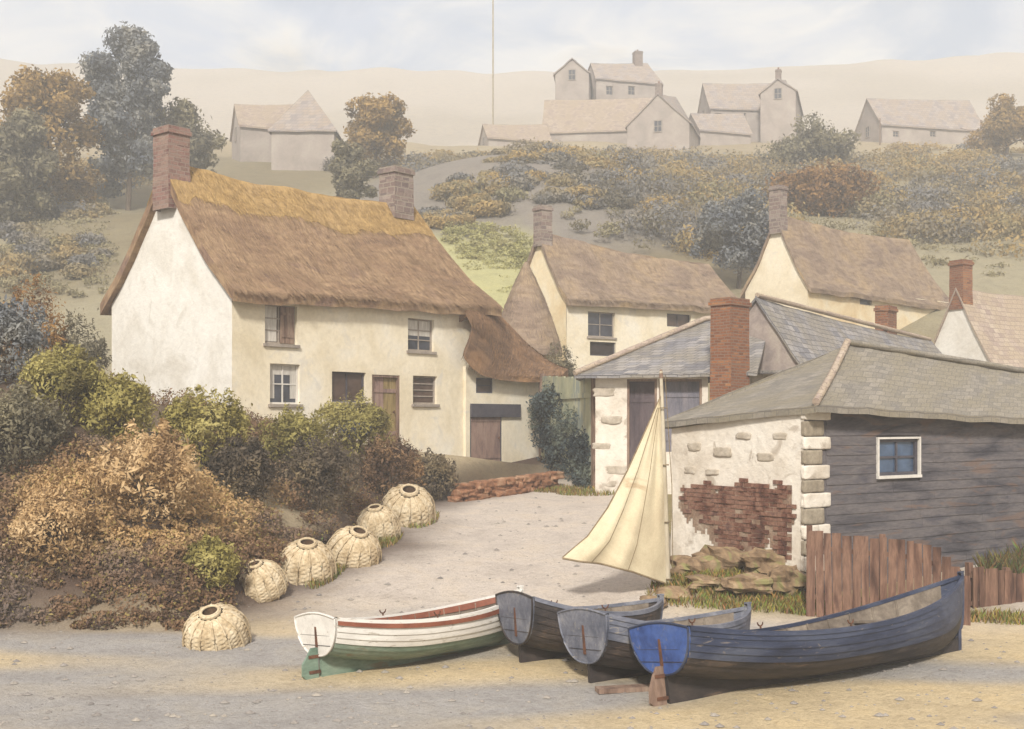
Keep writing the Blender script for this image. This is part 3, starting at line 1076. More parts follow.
# ================================================================== thatched cottage with its lean-to
cA = V(CO.x - CN.x * 3, CO.y - CN.y * 3, 11.05)
cB = V(cA.x + CD.x * 9.9, cA.y + CD.y * 9.9, 11.15)
tmpw = Wall(CO, CD)
WIN = {
    'a': tmpw.rect(265, 297, 305, 344), 'b': tmpw.rect(270, 300, 364, 404), 'c': tmpw.rect(332, 366, 372, 402),
    'd': tmpw.rect(372, 400, 375, 446), 'e': tmpw.rect(408, 434, 319, 351), 'f': tmpw.rect(413, 437, 376, 404)}
cot, cw, croof, cgl = gable_house(
    'thatched_cottage', 'long white cottage with brown thatch, ochre ridge and a thatched lean-to above the bushy bank', 'cottage',
    cA, cB, 3.0, (7.55, 7.85), 1.2, wall='cream', leftwall='white', roof='thatch', thick=.34, over=.32, sag=.3, ext=(0, .9), verge=(.2, .25),
    openings=[{'r': r} for r in WIN.values()], straw=8000, wob=.1, ridge_mat='thatch_ridge', ridge_band=.24, front_cut=.84)
window(cw, cot, WIN['a'], 'frame_grey', 'glass_brown', 2, 3, curtain=[(0, .45, 0.02)], shutter=[(.52, .95)])
window(cw, cot, WIN['b'], 'frame_white', 'glass', 2, 2, curtain=[(0, 1, .72), (.0, .22, .1), (.78, 1, .1)])
window(cw, cot, WIN['c'], 'frame_dark', 'glass_brown', 2, 1)
door(cw, cot, WIN['d'], 'door_brown', 'wood', 6, mats2='door_olive', label='two-tone plum and olive plank door')
window(cw, cot, WIN['e'], 'frame_grey', 'glass', 2, 3, curtain=[(0, 1, .45)])
window(cw, cot, WIN['f'], 'frame_grey', 'glass_brown', 1, 4)
chimney(cot, cA + CD * .1, CD, .74, .8, 9.7, 12.1, M['brick_dark'])
chimney(cot, cA + CD * 9.25, CD, .95, .8, 10.6, 12.4, M['stone_grey'])
# verge boards at the far end of the roof
# ---- lean-to
E = Wall(CO + CN * .11, CD)
bot_px = [(464, 351), (472, 361), (482, 368), (500, 373), (520, 375), (542, 376), (562, 375)]
top_px = [(467, 310), (480, 308), (493, 308), (509, 324), (526, 342), (545, 360), (563, 372)]
top_n = [.25, .05, -.35, -.9, -1.3, -1.5, -1.5]
bt = [E.hit(x, y, .35) for x, y in bot_px]
tp = [E.hit(x, y, n) for (x, y), n in zip(top_px, top_n)]
rt = lambda arr, u: (pwl([(i / 6, a[0]) for i, a in enumerate(arr)], u), pwl([(i / 6, a[1]) for i, a in enumerate(arr)], u))
G = []
for j in range(13):
    v = j / 12
    row = []
    for i in range(25):
        u = i / 24
        t0, z0 = rt(tp, u); t1, z1 = rt(bt, u)
        n0 = pwl([(k / 6, n) for k, n in enumerate(top_n)], u)
        bul = math.sin(PI * v) * .28
        p = E.pt(lerp(t0, t1, v), lerp(z0, z1, v) + bul * .6, lerp(n0, .35, v) + bul)
        p.z += .05 * mnoise.noise(V(u * 4, v * 3, 2))
        row.append(p)
    G.append(row)
mb = MB()
mb.slab(G, .24)
Gb = [[E.pt(rt(tp, 1 - i / 12)[0], lerp(rt(tp, 1 - i / 12)[1], min(rt(tp, 1 - i / 12)[1], 5.0), j), lerp(pwl([(k / 6, n) for k, n in enumerate(top_n)], 1 - i / 12), -4, j)) for i in range(13)] for j in (0, .5, 1)]
mb.slab(Gb, .2)
mb.straw(G, 2500, .3); mb.straw(G, 500, .2, -.02, .012, .93)
part(mb, 'lean_to_roof', M['thatch_dark'], cot)
t0 = E.hit(466, 420)[0]; t1 = E.hit(541, 420)[0]
HD = E.rect(470, 502, 406, 468); HW = E.rect(476, 492, 378, 393)
mb = MB()
E.face(mb, t0, t1, .2, lambda t: pwl([(a, b) for a, b in bt], t) + .0, [HD, HW], step=.3)
side = Wall(E.pt(t1, 0), -CN)
side.face(mb, 0, 4.2, .2, lambda t: 5.0, ())
s2 = Wall(E.pt(t0, 0) - CN * .3, CN)
s2.face(mb, 0, .3, .2, lambda t: 5.4, ())
part(mb, 'lean_to_wall', M['cream'], cot)
dr = door(E, cot, HD, 'door_brown', 'frame_dark', 4, depth=.06)
mb = MB()
h0 = E.rect(470, 519, 404, 417)
E.box(mb, h0[0], h0[1], h0[2], h0[3], .006, .09)
part(mb, 'lintel', M['frame_dark'], dr)
window(E, cot, HW, 'frame_dark', 'glass_brown', 1, 2, depth=.05, sill=False)

# ================================================================== green gate and shade leaves in the gap
gA = P(543, 376, 42.6); gB = P(594, 377, 37.2)
gw = Wall(V(gA.x, gA.y, 0), gB - gA)
gl_ = (V(gB.x, gB.y, 0) - V(gA.x, gA.y, 0)).length
gt = thing('tall_gate', V((gA.x + gB.x) / 2, (gA.y + gB.y) / 2, 1.4), 'tall faded green plank gate between the thatched lean-to and the slate-roofed store', 'gate')
mb = MB()
k = 13
for i in range(k):
    a = lerp(0, gl_, i / k); b = lerp(0, gl_, (i + 1) / k)
    ztop = lerp(gA.z, gB.z, i / k) - rng.uniform(0, .05)
    gw.box(mb, a + .008, b - .008, .9, ztop, -.03, .03 + rng.uniform(0, .012))
part(mb, 'planks', M['gate_green'], gt)
for z in (2.3, 4.3):
    mb = MB(); gw.box(mb, .05, gl_ - .05, z, z + .16, .045, .085); part(mb, 'rail', M['gate_green'], gt)
for t in (-.1, gl_ + .1):
    mb = MB(); gw.box(mb, t - .1, t + .1, .8, 5.25, -.1, .1); part(mb, 'post', M['wood'], gt)
# leaf mass added to stand in for dark slanting shade on the gate
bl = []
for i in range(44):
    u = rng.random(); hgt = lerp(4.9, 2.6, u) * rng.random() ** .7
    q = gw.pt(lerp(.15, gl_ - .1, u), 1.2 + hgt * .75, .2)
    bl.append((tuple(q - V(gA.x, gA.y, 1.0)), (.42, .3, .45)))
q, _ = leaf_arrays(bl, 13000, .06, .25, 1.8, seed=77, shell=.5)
iv = thing('shade_ivy', V(gA.x, gA.y, 1.0), 'dark blue-green leaf mass standing in for slanting shade on the faded green gate', 'shade_ivy')
link_mesh('foliage', leaf_mesh('foliage', q, leaf_mat('blue_green_shade_leaf', L_((50, 58, 60), (82, 92, 92), (124, 130, 112)), .8)), iv)
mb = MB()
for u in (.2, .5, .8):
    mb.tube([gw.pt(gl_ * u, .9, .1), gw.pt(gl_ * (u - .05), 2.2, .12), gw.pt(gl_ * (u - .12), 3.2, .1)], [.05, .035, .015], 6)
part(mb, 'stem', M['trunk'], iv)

# ================================================================== slate roofed store with the brick stack
sO = V(2.5, 36.0, 0)
W3 = Wall(sO, V(.99, -.12, 0))
L3 = W3.hit(708, 400)[0]
st = thing('stone_store', V(4.5, 36, 1.3), 'whitewashed stone store with hipped blue slate roof and tall orange brick stack', 'store')
D1 = W3.rect(627, 657, 379, 476); D2 = W3.rect(659, 702, 379, 452)
mb = MB()
W3.face(mb, 0, L3, .5, lambda t: 4.93, [D1, D2], depth=.3, wob=.05, step=.3)
sd = Wall(W3.pt(0, 0) - W3.N * 4.6, W3.N); sd.face(mb, 0, 4.6, .5, lambda t: 4.93, ())
sr = Wall(W3.pt(L3, 0), -W3.N); sr.face(mb, 0, 4.6, .5, lambda t: 4.93, ())
part(mb, 'wall', M['stonewhite'], st)
door(W3, st, D1, 'door_dark', 'wood', 5, depth=.26, label='dark plum plank door')
door(W3, st, D2, 'door_blue', 'wood', 7, depth=.22, label='blue-grey plank door')
for (px, py, w_, h_) in ((604, 392, .32, .13), (612, 420, .3, .12), (602, 446, .28, .1), (615, 470, .34, .12), (606, 484, .3, .1)):
    t, z = W3.hit(px, py)
    mb = MB()
    mb.rock(W3.pt(t, z, -.035), W3.D * w_, W3.N * .06, V(0, 0, h_), .12, n=7, pw=6)
    part(mb, 'facing_stone', M['stone_patch'], st)
ap = P(705, 321, 38.4); ap2 = P(772, 314, 38.4)
e0 = W3.pt(-.6, 4.93, .4); e1 = W3.pt(L3 + 1.4, 4.98, .4)
eb0 = W3.pt(-.6, 4.93, -5); eb1 = W3.pt(L3 + 1.4, 4.93, -5)


def plane(a0, a1, b0, b1, nu=20, nv=10, wob=.04, bow=0.0):
    return [[a0.lerp(a1, i / nu).lerp(b0.lerp(b1, i / nu), j / nv) + V(0, 0, wob * mnoise.noise(V(i * .35, j * .5, a0.x)) - bow * math.sin(PI * j / nv)) for i in range(nu + 1)] for j in range(nv + 1)]


mb = MB()
mb.slab(plane(ap, ap2, e0, e1), .1)
mb.slab(plane(ap, ap + V(.02, .02, 0), eb0, e0), .1)
mb.slab(plane(ap2, ap, eb1, eb0), .1)
rf = part(mb, 'roof', M['slate'], st)
mb = MB()
mb.tube([e0 + V(0, 0, .06), ap + V(0, 0, .07), ap2 + V(0, 0, .07)], .09, 7)
part(mb, 'hip_tile', M['roof_pink'], rf)
bc = P(730, 350, 35.1)
chimney(st, bc, V(.707, .707, 0), 1.02, .74, 1.0, CH + (HY - 299) / FPX * 35.1, M['brick'], taper=.06)

# ================================================================== narrow slate shed behind
a4 = P(757, 297, 37.0); b4 = P(930, 341, 48.0)
s4, w4, r4, g4 = gable_house('slate_shed', 'narrow shed with long blue-grey slate roof and small brick stack behind the tarred shed', 'shed', a4, b4, 1.5, (5.3, 5.0), .6,
                             wall='stonewhite', leftwall='lilac', roof='slate', thick=.1, over=.12, sag=.0, verge=(.12, .1), wob=.05)
mb = MB()
g4.box(mb, .55, 2.6, .6, 5.0, .01, .2)
part(mb, 'lean_to_wall', M['stonewhite'], s4)
mb = MB()
g4.box(mb, .45, 2.7, 5.0, 5.1, .0, .42)
part(mb, 'lean_to_roof', M['slate'], s4)
cc = P(886, 320, 45.2)
chimney(s4, V(cc.x, cc.y, 0), V(.616, .788, 0), .95, .5, 5.6, CH + (HY - 306) / FPX * 45.2, M['brick'])
mb = MB()
mb.tube([a4 + V(0, 0, .06), b4 + V(0, 0, .06)], .08, 7)
part(mb, 'ridge', M['roof_pink'], r4)

# ================================================================== tarred boat shed
tO = V(5.35, 22.0, 0); qa, qb, SW = .82, .572, 3.56
LD = V(qa, qb, 0); SDv = V(-qb, qa, 0)
WL = Wall(tO, LD); WS = Wall(tO + SDv * SW, -SDv)
tb = thing('boat_shed', V(6.5, 24, .5), 'tarred boarded boat shed with a whitewashed stone end and low mossy slate roof', 'shed')
mb = MB()
WS.face(mb, 0, SW, -.2, lambda t: lerp(3.42, 3.78, t / SW), (), wob=.05, step=.2)
bk = Wall(WL.pt(14, 0), SDv); bk.face(mb, 0, SW, -.2, lambda t: 3.3, ())
b2 = Wall(WS.pt(0, 0) + LD * 14, -LD); b2.face(mb, 0, 14, -.2, lambda t: 3.3, ())
part(mb, 'wall', M['stonewhite'], tb)
WD = WL.rect(877, 917, 439, 475)
mb = MB()
WL.face(mb, 0, 14, -.2, lambda t: lerp(3.78, 3.3, t / 14), [WD], depth=.14)
part(mb, 'wall', M['tar'], tb)
tq = WL.hit(829, 450)[0]
mb = MB()
zb = .35; bh = .185
while zb < 3.78:
    t = tq - .1
    while t < 14:
        ln = rng.uniform(1.8, 3.6)
        a, b = t, min(14, t + ln)
        ztop = lerp(3.8, 3.32, a / 14)
        t = b + .006
        if zb + .1 > ztop:
            continue
        segs = [(a, b)]
        if zb + bh > WD[2] - .06 and zb < WD[3] + .04:
            x0, x1 = WD[0] - .05, WD[1] + .05
            segs = [s_ for s_ in ((a, min(b, x0)), (max(a, x1), b)) if s_[1] - s_[0] > .06]
        for (c, d) in segs:
            z1 = min(zb + bh + .02, ztop); dz = rng.uniform(-.008, .008); o = rng.uniform(0, .006)
            p = [WL.pt(c, zb + dz, .026 + o), WL.pt(d, zb + dz, .026 + o), WL.pt(d, z1, .012 + o), WL.pt(c, z1, .012 + o)]
            r_ = [WL.pt(c, zb + dz, .004), WL.pt(d, zb + dz, .004), WL.pt(d, z1, .002), WL.pt(c, z1, .002)]
            mb.add(p + r_, [(0, 1, 2, 3), (0, 4, 5, 1), (1, 5, 6, 2), (3, 7, 4, 0)])
    zb += bh
part(mb, 'cladding', M['tar'], tb)
fr = window(WL, tb, WD, 'frame_dark', 'glass_blue', 2, 2, depth=.06, bar=.06, sill=False)
mb = MB()
WL.box(mb, WD[0] - .05, WD[1] + .05, WD[2] - .06, WD[2] - .002, .01, .085); WL.box(mb, WD[0] - .05, WD[1] + .05, WD[3] + .002, WD[3] + .04, .01, .06)
WL.box(mb, WD[0] - .05, WD[0] - .002, WD[2], WD[3], .01, .062); WL.box(mb, WD[1] + .002, WD[1] + .05, WD[2], WD[3], .01, .062)
part(mb, 'frame', M['frame_white'], fr)
mb = MB()
z = .5; i = 0
while z < 3.7:
    hh = rng.uniform(.24, .32)
    ln = tq * (1.0 if i % 2 else .72) + rng.uniform(-.03, .05)
    mb.rock(WL.pt(ln / 2 - .03, z + hh / 2, .0), WL.D * (ln / 2), WL.N * .055, V(0, 0, hh / 2 - .006), .03, mi=(0 if i % 2 else 1), n=8, pw=14)
    z += hh; i += 1
part(mb, 'quoin_brick', [M['stonewhite'], wash('grey_quoin', [lin(138, 126, 108), lin(166, 154, 134)], 2, .95, .5, 10, .03)], tb)
poly = [(682, 488), (700, 484), (722, 487), (740, 482), (760, 488), (791, 486), (791, 530), (788, 575), (778, 577), (773, 515), (767, 545), (760, 562), (752, 556), (744, 530), (737, 548), (728, 552), (720, 546), (710, 520), (703, 528), (697, 512), (690, 515), (684, 500)]
mb = MB()
row = 0; z = 1.0
while z < 2.6:
    t = -.05 + (row % 2) * .11
    while t < SW - .1:
        p = WS.pt(t + .11, z + .04)
        px = 512 + FPX * p.x / p.y; py = HY - FPX * (p.z - CH) / p.y
        if inpoly(px + rng.uniform(-4, 4), py + rng.uniform(-3, 6), poly) and rng.random() > .05:
            n_ = rng.uniform(.012, .05)
            WS.box(mb, t + .005, t + .215, z + .005, z + .08, -.02, n_)
        t += .222
    z += .087; row += 1
part(mb, 'exposed_brick', M['patch_brick'], tb)
mb = MB()
z = .95
while z < 2.75:
    t = -.02
    while t < SW:
        p = WS.pt(t, z); px = 512 + FPX * p.x / p.y; py = HY - FPX * (p.z - CH) / p.y
        jx = 7 * mnoise.noise(V(t * 5, z * 5, 1)); jy = 9 * mnoise.noise(V(t * 5, z * 5, 7)) - 2
        if inpoly(px + jx, py + jy, poly) or inpoly(px + jx + 5, py + jy - 6, poly):
            mb.add([WS.pt(t, z, .062), WS.pt(t + .061, z, .062), WS.pt(t + .061, z + .061, .062), WS.pt(t, z + .061, .062)], [(0, 1, 2, 3)])
        t += .06
    z += .06
mb.v = [(x + WS.N.x * -.05, y + WS.N.y * -.05, z) for x, y, z in mb.v]
part(mb, 'mortar', wash('stained_mortar', L_ and [lin(118, 92, 76), lin(146, 122, 102), lin(170, 152, 132)], 2.5, .95, .7, 18, .03, grain=.35), tb)
for (px, py, w_, h_) in ((694, 447, .2, .09), (722, 452, .24, .1), (766, 457, .22, .08), (690, 470, .16, .08), (744, 436, .2, .07), (780, 436, .18, .07), (712, 472, .18, .06)):
    t, z = WS.hit(px, py)
    mb = MB(); mb.rock(WS.pt(t, z, -.035), WS.D * w_, WS.N * .062, V(0, 0, h_), .1, n=7, pw=6)
    part(mb, 'facing_stone', M['stone_patch'], tb)
apx = V(7.1, 25.39, 5.2)
a_ = V(5.35, 22.0, 0) + WL.N * .34 + WS.N * .06; a_.z = 3.87
b_ = WS.pt(-.3, 3.55, .14)
rend = apx + LD * 9.6; rend.z = 4.5
aend = WL.pt(14.2, 3.36, .34)
bend = WS.pt(0, 3.3) + LD * 14.2 + SDv * .3
mb = MB()
mb.slab(plane(apx, rend, a_, aend, 40, 12, .06, .03), .13)
mb.slab(plane(apx, apx + V(.02, -.02, 0), b_, a_, 14, 12, .04, .08), .13)
mb.slab(plane(rend, apx, bend, b_, 20, 8, .05), .13)
rf = part(mb, 'roof', M['slate_moss'], tb)
mb = MB()
mb.tube([a_.lerp(apx, i / 10) + V(0, 0, .06 - .05 * math.sin(PI * i / 10)) for i in range(11)], .075, 7)
part(mb, 'hip_tile', M['roof_pink'], rf)
mb = MB()
mb.tube([apx + V(0, 0, .05), apx.lerp(rend, .5) + V(0, 0, .07), rend + V(0, 0, .05)], .075, 7)
part(mb, 'ridge_tile', M['slate_moss'], rf)

# ================================================================== other houses of the village
A2 = P(541, 231, 54); B2 = P(706, 264, 60)

c2, w2, r2, g2 = gable_house('white_cottage', 'white cottage with grey-brown thatch and a small grey stack, standing behind the conical hut', 'cottage', A2, B2, 2.1, (9.3, 9.35), 4.0,
                             wall='cream', leftwall='warm', roof='thatch_grey', thick=.3, over=.3, sag=.32, ext=(0.2, .8), verge=(.15, .2), straw=3500, wob=.12,
                             openings=[{'px': (588, 615, 312, 337)}, {'px': (590, 616, 342, 356)}, {'px': (667, 691, 314, 327)}])
window(w2, c2, w2.holes[0], 'frame_grey', 'glass', 2, 2)
window(w2, c2, w2.holes[1], 'frame_dark', 'void', 1, 1, sill=False)
window(w2, c2, w2.holes[2], 'frame_dark', 'glass_brown', 2, 1, sill=False)
R2 = V(B2.x - A2.x, B2.y - A2.y, 0).normalized()
chimney(c2, A2 + R2 * .1, R2, .62, .62, 11.4, CH + (HY - 206) / FPX * 54, M['stone_grey'])

# small round hut with a conical thatch
hx = P(526, 262, 50.0)
hu = thing('round_hut', V(hx.x, hx.y, 3.2), 'small round hut with pointed lilac-grey thatch between the two thatched cottages', 'hut')
mb = MB()
nn = 36; G = []
for j in range(13):
    v = j / 12
    G.append([V(hx.x, hx.y, 0) + V(math.cos(2 * PI * i / nn), -math.sin(2 * PI * i / nn), 0) * ((.06 + 1.45 * v + .12 * math.sin(PI * v)) * (1 + .05 * mnoise.noise(V(i * .6, v * 3, 0)) * (0 if i in (0, nn) else 1))) + V(0, 0, lerp(hx.z, 6.5, v)) for i in range(nn + 1)][::-1])
mb.slab([r[::-1] for r in G], .25)
mb.straw([r[::-1] for r in G], 900, .35)
part(mb, 'roof', M['thatch_grey'], hu)
mb = MB()
mb.tube([V(hx.x, hx.y, 2.5), V(hx.x, hx.y, 6.6)], 1.25, 24)
part(mb, 'wall', M['warm'], hu)

A8 = P(777, 214, 60); B8 = P(908, 240, 68)
c8, w8, r8, g8 = gable_house('cream_cottage', 'cream cottage with lilac-brown roof and warm plaster front, uphill of the slate shed', 'cottage', A8, B8, 1.9, (10.45, 10.3), 5.0,
                             wall='warm', leftwall='cream', roof='thatch_grey', thick=.24, over=.22, sag=.3, ext=(.1, 1.6), verge=(.12, .15), straw=2500, wob=.1, openings=[{'px': (860, 872, 292, 305)}])
window(w8, c8, w8.holes[0], 'frame_grey', 'glass', 1, 1, sill=False)
R8 = V(B8.x - A8.x, B8.y - A8.y, 0).normalized()
chimney(c8, A8 + R8 * .1 + V(0, 0, 0), R8, .6, .7, 12.9, CH + (HY - 186) / FPX * 60, M['stone_grey'])
A9 = P(957, 288, 50); B9 = V(A9.x + .85 * 9, A9.y + .53 * 9, A9.z)
c9, w9, r9, g9 = gable_house('gabled_house', 'white-gabled house with pinkish grey roof and red brick stack at the edge of the village', 'house', A9, B9, 1.65, (6.1, 6.1), 2.5,
                             wall='cream', leftwall='white', roof='roof_pink', thick=.12, over=.2, sag=.12, verge=(.1, .1), wob=.06)
R9 = V(.85, .53, 0).normalized()
chimney(c9, A9 + R9 * .25, R9, .62, .7, 8.2, CH + (HY - 260) / FPX * 50, M['brick'])

# houses on the skyline
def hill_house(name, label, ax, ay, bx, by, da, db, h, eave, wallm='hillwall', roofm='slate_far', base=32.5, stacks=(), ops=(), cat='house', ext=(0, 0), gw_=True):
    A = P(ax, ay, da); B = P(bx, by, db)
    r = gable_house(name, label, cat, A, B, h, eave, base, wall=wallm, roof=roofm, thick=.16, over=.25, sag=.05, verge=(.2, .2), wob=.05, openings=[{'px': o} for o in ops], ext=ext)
    for o in r[1].holes:
        window(r[1], r[0], o, 'frame_grey', 'glass', 2, 2, bar=.09, sill=False)
    if gw_:
        zc = eave - .4
        window(r[3], r[0], (h - .5, h + .5, zc - .7, zc + .7), 'frame_grey', 'glass', 2, 2, depth=-.03, bar=.1, sill=False)
    R = V(B.x - A.x, B.y - A.y, 0).normalized()
    for (t, w_, top) in stacks:
        c = A + R * t
        chimney(r[0], c, R, w_, w_, min(A.z, B.z) - .8, CH + (HY - top) / FPX * c.y, M['stone_grey'], pot=True)
    return r


pz = lambda y, d: CH + (HY - y) / FPX * d
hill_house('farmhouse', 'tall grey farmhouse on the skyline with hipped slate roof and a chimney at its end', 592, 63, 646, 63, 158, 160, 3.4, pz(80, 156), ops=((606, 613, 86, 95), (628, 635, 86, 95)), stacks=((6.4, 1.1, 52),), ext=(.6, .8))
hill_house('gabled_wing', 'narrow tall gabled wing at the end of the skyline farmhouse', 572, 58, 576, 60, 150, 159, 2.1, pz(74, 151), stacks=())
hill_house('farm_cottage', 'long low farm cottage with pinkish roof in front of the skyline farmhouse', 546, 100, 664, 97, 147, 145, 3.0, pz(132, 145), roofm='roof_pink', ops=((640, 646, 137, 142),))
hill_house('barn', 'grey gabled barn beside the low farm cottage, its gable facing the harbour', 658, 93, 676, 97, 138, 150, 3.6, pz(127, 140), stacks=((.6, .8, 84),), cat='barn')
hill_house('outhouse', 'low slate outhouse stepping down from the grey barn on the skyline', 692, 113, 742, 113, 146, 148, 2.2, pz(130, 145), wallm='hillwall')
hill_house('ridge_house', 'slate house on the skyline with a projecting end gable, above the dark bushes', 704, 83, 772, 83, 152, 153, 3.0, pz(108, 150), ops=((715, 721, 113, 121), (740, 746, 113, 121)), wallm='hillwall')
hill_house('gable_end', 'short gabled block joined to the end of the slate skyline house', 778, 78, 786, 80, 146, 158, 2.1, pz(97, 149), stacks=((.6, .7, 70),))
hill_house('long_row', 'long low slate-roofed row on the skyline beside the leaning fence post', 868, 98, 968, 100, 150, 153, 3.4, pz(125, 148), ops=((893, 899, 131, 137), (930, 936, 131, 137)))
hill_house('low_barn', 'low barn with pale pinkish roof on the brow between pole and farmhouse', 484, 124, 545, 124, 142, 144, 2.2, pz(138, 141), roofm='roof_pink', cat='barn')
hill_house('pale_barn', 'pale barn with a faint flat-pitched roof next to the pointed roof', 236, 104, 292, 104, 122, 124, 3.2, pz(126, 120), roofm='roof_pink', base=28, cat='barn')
# pointed roof
pr = P(308, 90, 118)
ph = thing('pyramid_roofed_house', V(pr.x, pr.y, 28), 'small house with a steep pointed slate roof above the ridge of the thatch', 'house')
hw = 3.3
ez_ = pz(138, 118)
crn = [V(pr.x + hw * sx, pr.y + hw * sy, ez_) for sx, sy in ((-1, -1), (1, -1), (1, 1), (-1, 1))]
mb = MB()
for i in range(4):
    a, b = crn[i], crn[(i + 1) % 4]
    mb.slab(plane(pr, pr + (b - a) * .004, a, b, 10, 8, .05), .15)
part(mb, 'roof', M['slate_far'], ph)
mb = MB()
mb.abox(pr.x - 3, pr.x + 3, pr.y - 3, pr.y + 3, 26, ez_ - .1)
part(mb, 'wall', M['hillwall'], ph)

# pole and posts on the brow
def pole(name, label, px, py0, py1, d, r, cat='pole', stays=()):
    a = P(px, py1, d); b = P(px, py0, d)
    a.z = min(a.z, H(a.x, d) - .2)
    t = thing(name, a, label, cat)
    mb = MB(); mb.tube([a, a.lerp(b, .5), b], [r, r * .9, r * .75], 8); part(mb, 'shaft', M['post'] if cat == 'pole' else M['wood'], t)
    for (x, y) in stays:
        e = P(x, y, d - .5)
        mb = MB(); mb.tube([a.lerp(b, .72), e], r * .35, 5); part(mb, 'stay', M['wood'], t)
    return t


pole('tall_pole', 'very tall bare pole rising from the brow beside the low barn', 493, -30, 130, 146, .11)
pole('fence_post', 'dark post with slanting stays at the end of the long skyline row', 981, 120, 168, 140, .12, 'post', ((960, 128), (1000, 150)))
pole('slanting_prop', 'slanting prop against the wall of the long skyline row', 880, 118, 152, 138, .08, 'post')
for (x, y0, y1, d, lb) in ((65, 138, 184, 70, 'pale stone post by itself on the field above the hedge'), (143, 134, 176, 72, 'thin stone post near the chimney, under the tall blue-grey tree')):
    d = 55.0
    while d < 140 and H((x - 512) / FPX * d, d) < CH + (HY - y1) / FPX * d:
        d += .25
    a = P(x, y1, d); b = P(x, y0 + 6, d)
    mb = MB(); mb.rock((a + b) / 2, V(.32 if x < 100 else .22, 0, 0), V(0, .3, 0), V(0, 0, (b.z - a.z) / 2 + .1), .05, n=7, pw=9)
    solo(mb, 'stone_post', M['post'], a, lb, 'post')

# ================================================================== low stone wall at the top of the lane
lw0, lw1 = P(455, 500, 34.4), P(548, 492, 37.2)
lw = Wall(V(lw0.x, lw0.y, 0), lw1 - lw0); ll = (V(lw1.x, lw1.y, 0) - V(lw0.x, lw0.y, 0)).length
mb = MB()
for r_ in range(3):
    t = -.1 + .15 * r_
    while t < ll:
        w_ = rng.uniform(.2, .52); hh = .2
        g = H(*lw.pt(t, 0).xy)
        mb.rock(lw.pt(t + w_ / 2, g + r_ * .17 + .06, rng.uniform(-.06, .06)), lw.D * (w_ / 2 + .01), lw.N * rng.uniform(.18, .28), V(0, 0, hh / 2 * rng.uniform(.85, 1.2)), .2, n=6, pw=7)
        t += w_
solo(mb, 'low_stone_wall', M['rubble'], lw0, 'low reddish dry stone wall at the top of the lane below the plank door', 'wall')

# ================================================================== fences
def plank_fence(name, label, p0, p1, tops, mat, bw=.15, zb=-.1):
    w = Wall(V(p0.x, p0.y, 0), p1 - p0); ln = (V(p1.x, p1.y, 0) - V(p0.x, p0.y, 0)).length
    f = thing(name, V(p0.x, p0.y, 0), label, 'fence')
    mb = MB(); t = 0
    while t < ln:
        b_ = bw * rng.uniform(.85, 1.15)
        p = w.pt(t, 0); px = 512 + FPX * p.x / p.y
        zt = CH + (HY - pwl(tops, px)) / FPX * p.y + rng.uniform(-.035, .03)
        tw = rng.uniform(-.012, .012)
        c = w.pt(t + b_ / 2, (zt + zb) / 2, rng.uniform(0, .012))
        mb.box(c, w.D * (b_ / 2 - .006) + w.N * tw, w.N * .012, V(0, 0, (zt - zb) / 2) + w.D * rng.uniform(-.02, .02))
        t += b_
    part(mb, 'planks', M[mat], f)
    ztm = lambda t: CH + (HY - pwl(tops, 512 + FPX * w.pt(t, 0).x / w.pt(t, 0).y)) / FPX * w.pt(t, 0).y
    for k in (.3, .82):
        mb = MB()
        for i in range(6):
            a, b = ln * i / 6, ln * (i + 1) / 6
            mb.box(w.pt((a + b) / 2, ztm((a + b) / 2) * k, -.05), w.D * ((b - a) / 2) + V(0, 0, (ztm(b) - ztm(a)) / 2 * k), w.N * .03, V(0, 0, .04))
        part(mb, 'rail', M[mat], f)
    for t in (.06, ln * .5, ln - .06):
        mb = MB(); mb.box(w.pt(t, (ztm(t) + .06 + zb) / 2, -.13), w.D * .05, w.N * .05, V(0, 0, (ztm(t) + .06 - zb) / 2))
        part(mb, 'post', M[mat], f)
    return f


plank_fence('plank_fence', 'red-brown plank fence with a falling top against the tarred shed', P(806, 0, 21.0), P(962, 0, 20.4),
            [(806, 529), (850, 535), (900, 540), (930, 547), (948, 562), (962, 578)], 'fence')
plank_fence('low_plank_fence', 'short low red-brown fence beyond the bow of the blue boat', P(972, 0, 21.6), P(1050, 0, 22.4),
            [(972, 566), (1000, 571), (1050, 574)], 'fence')

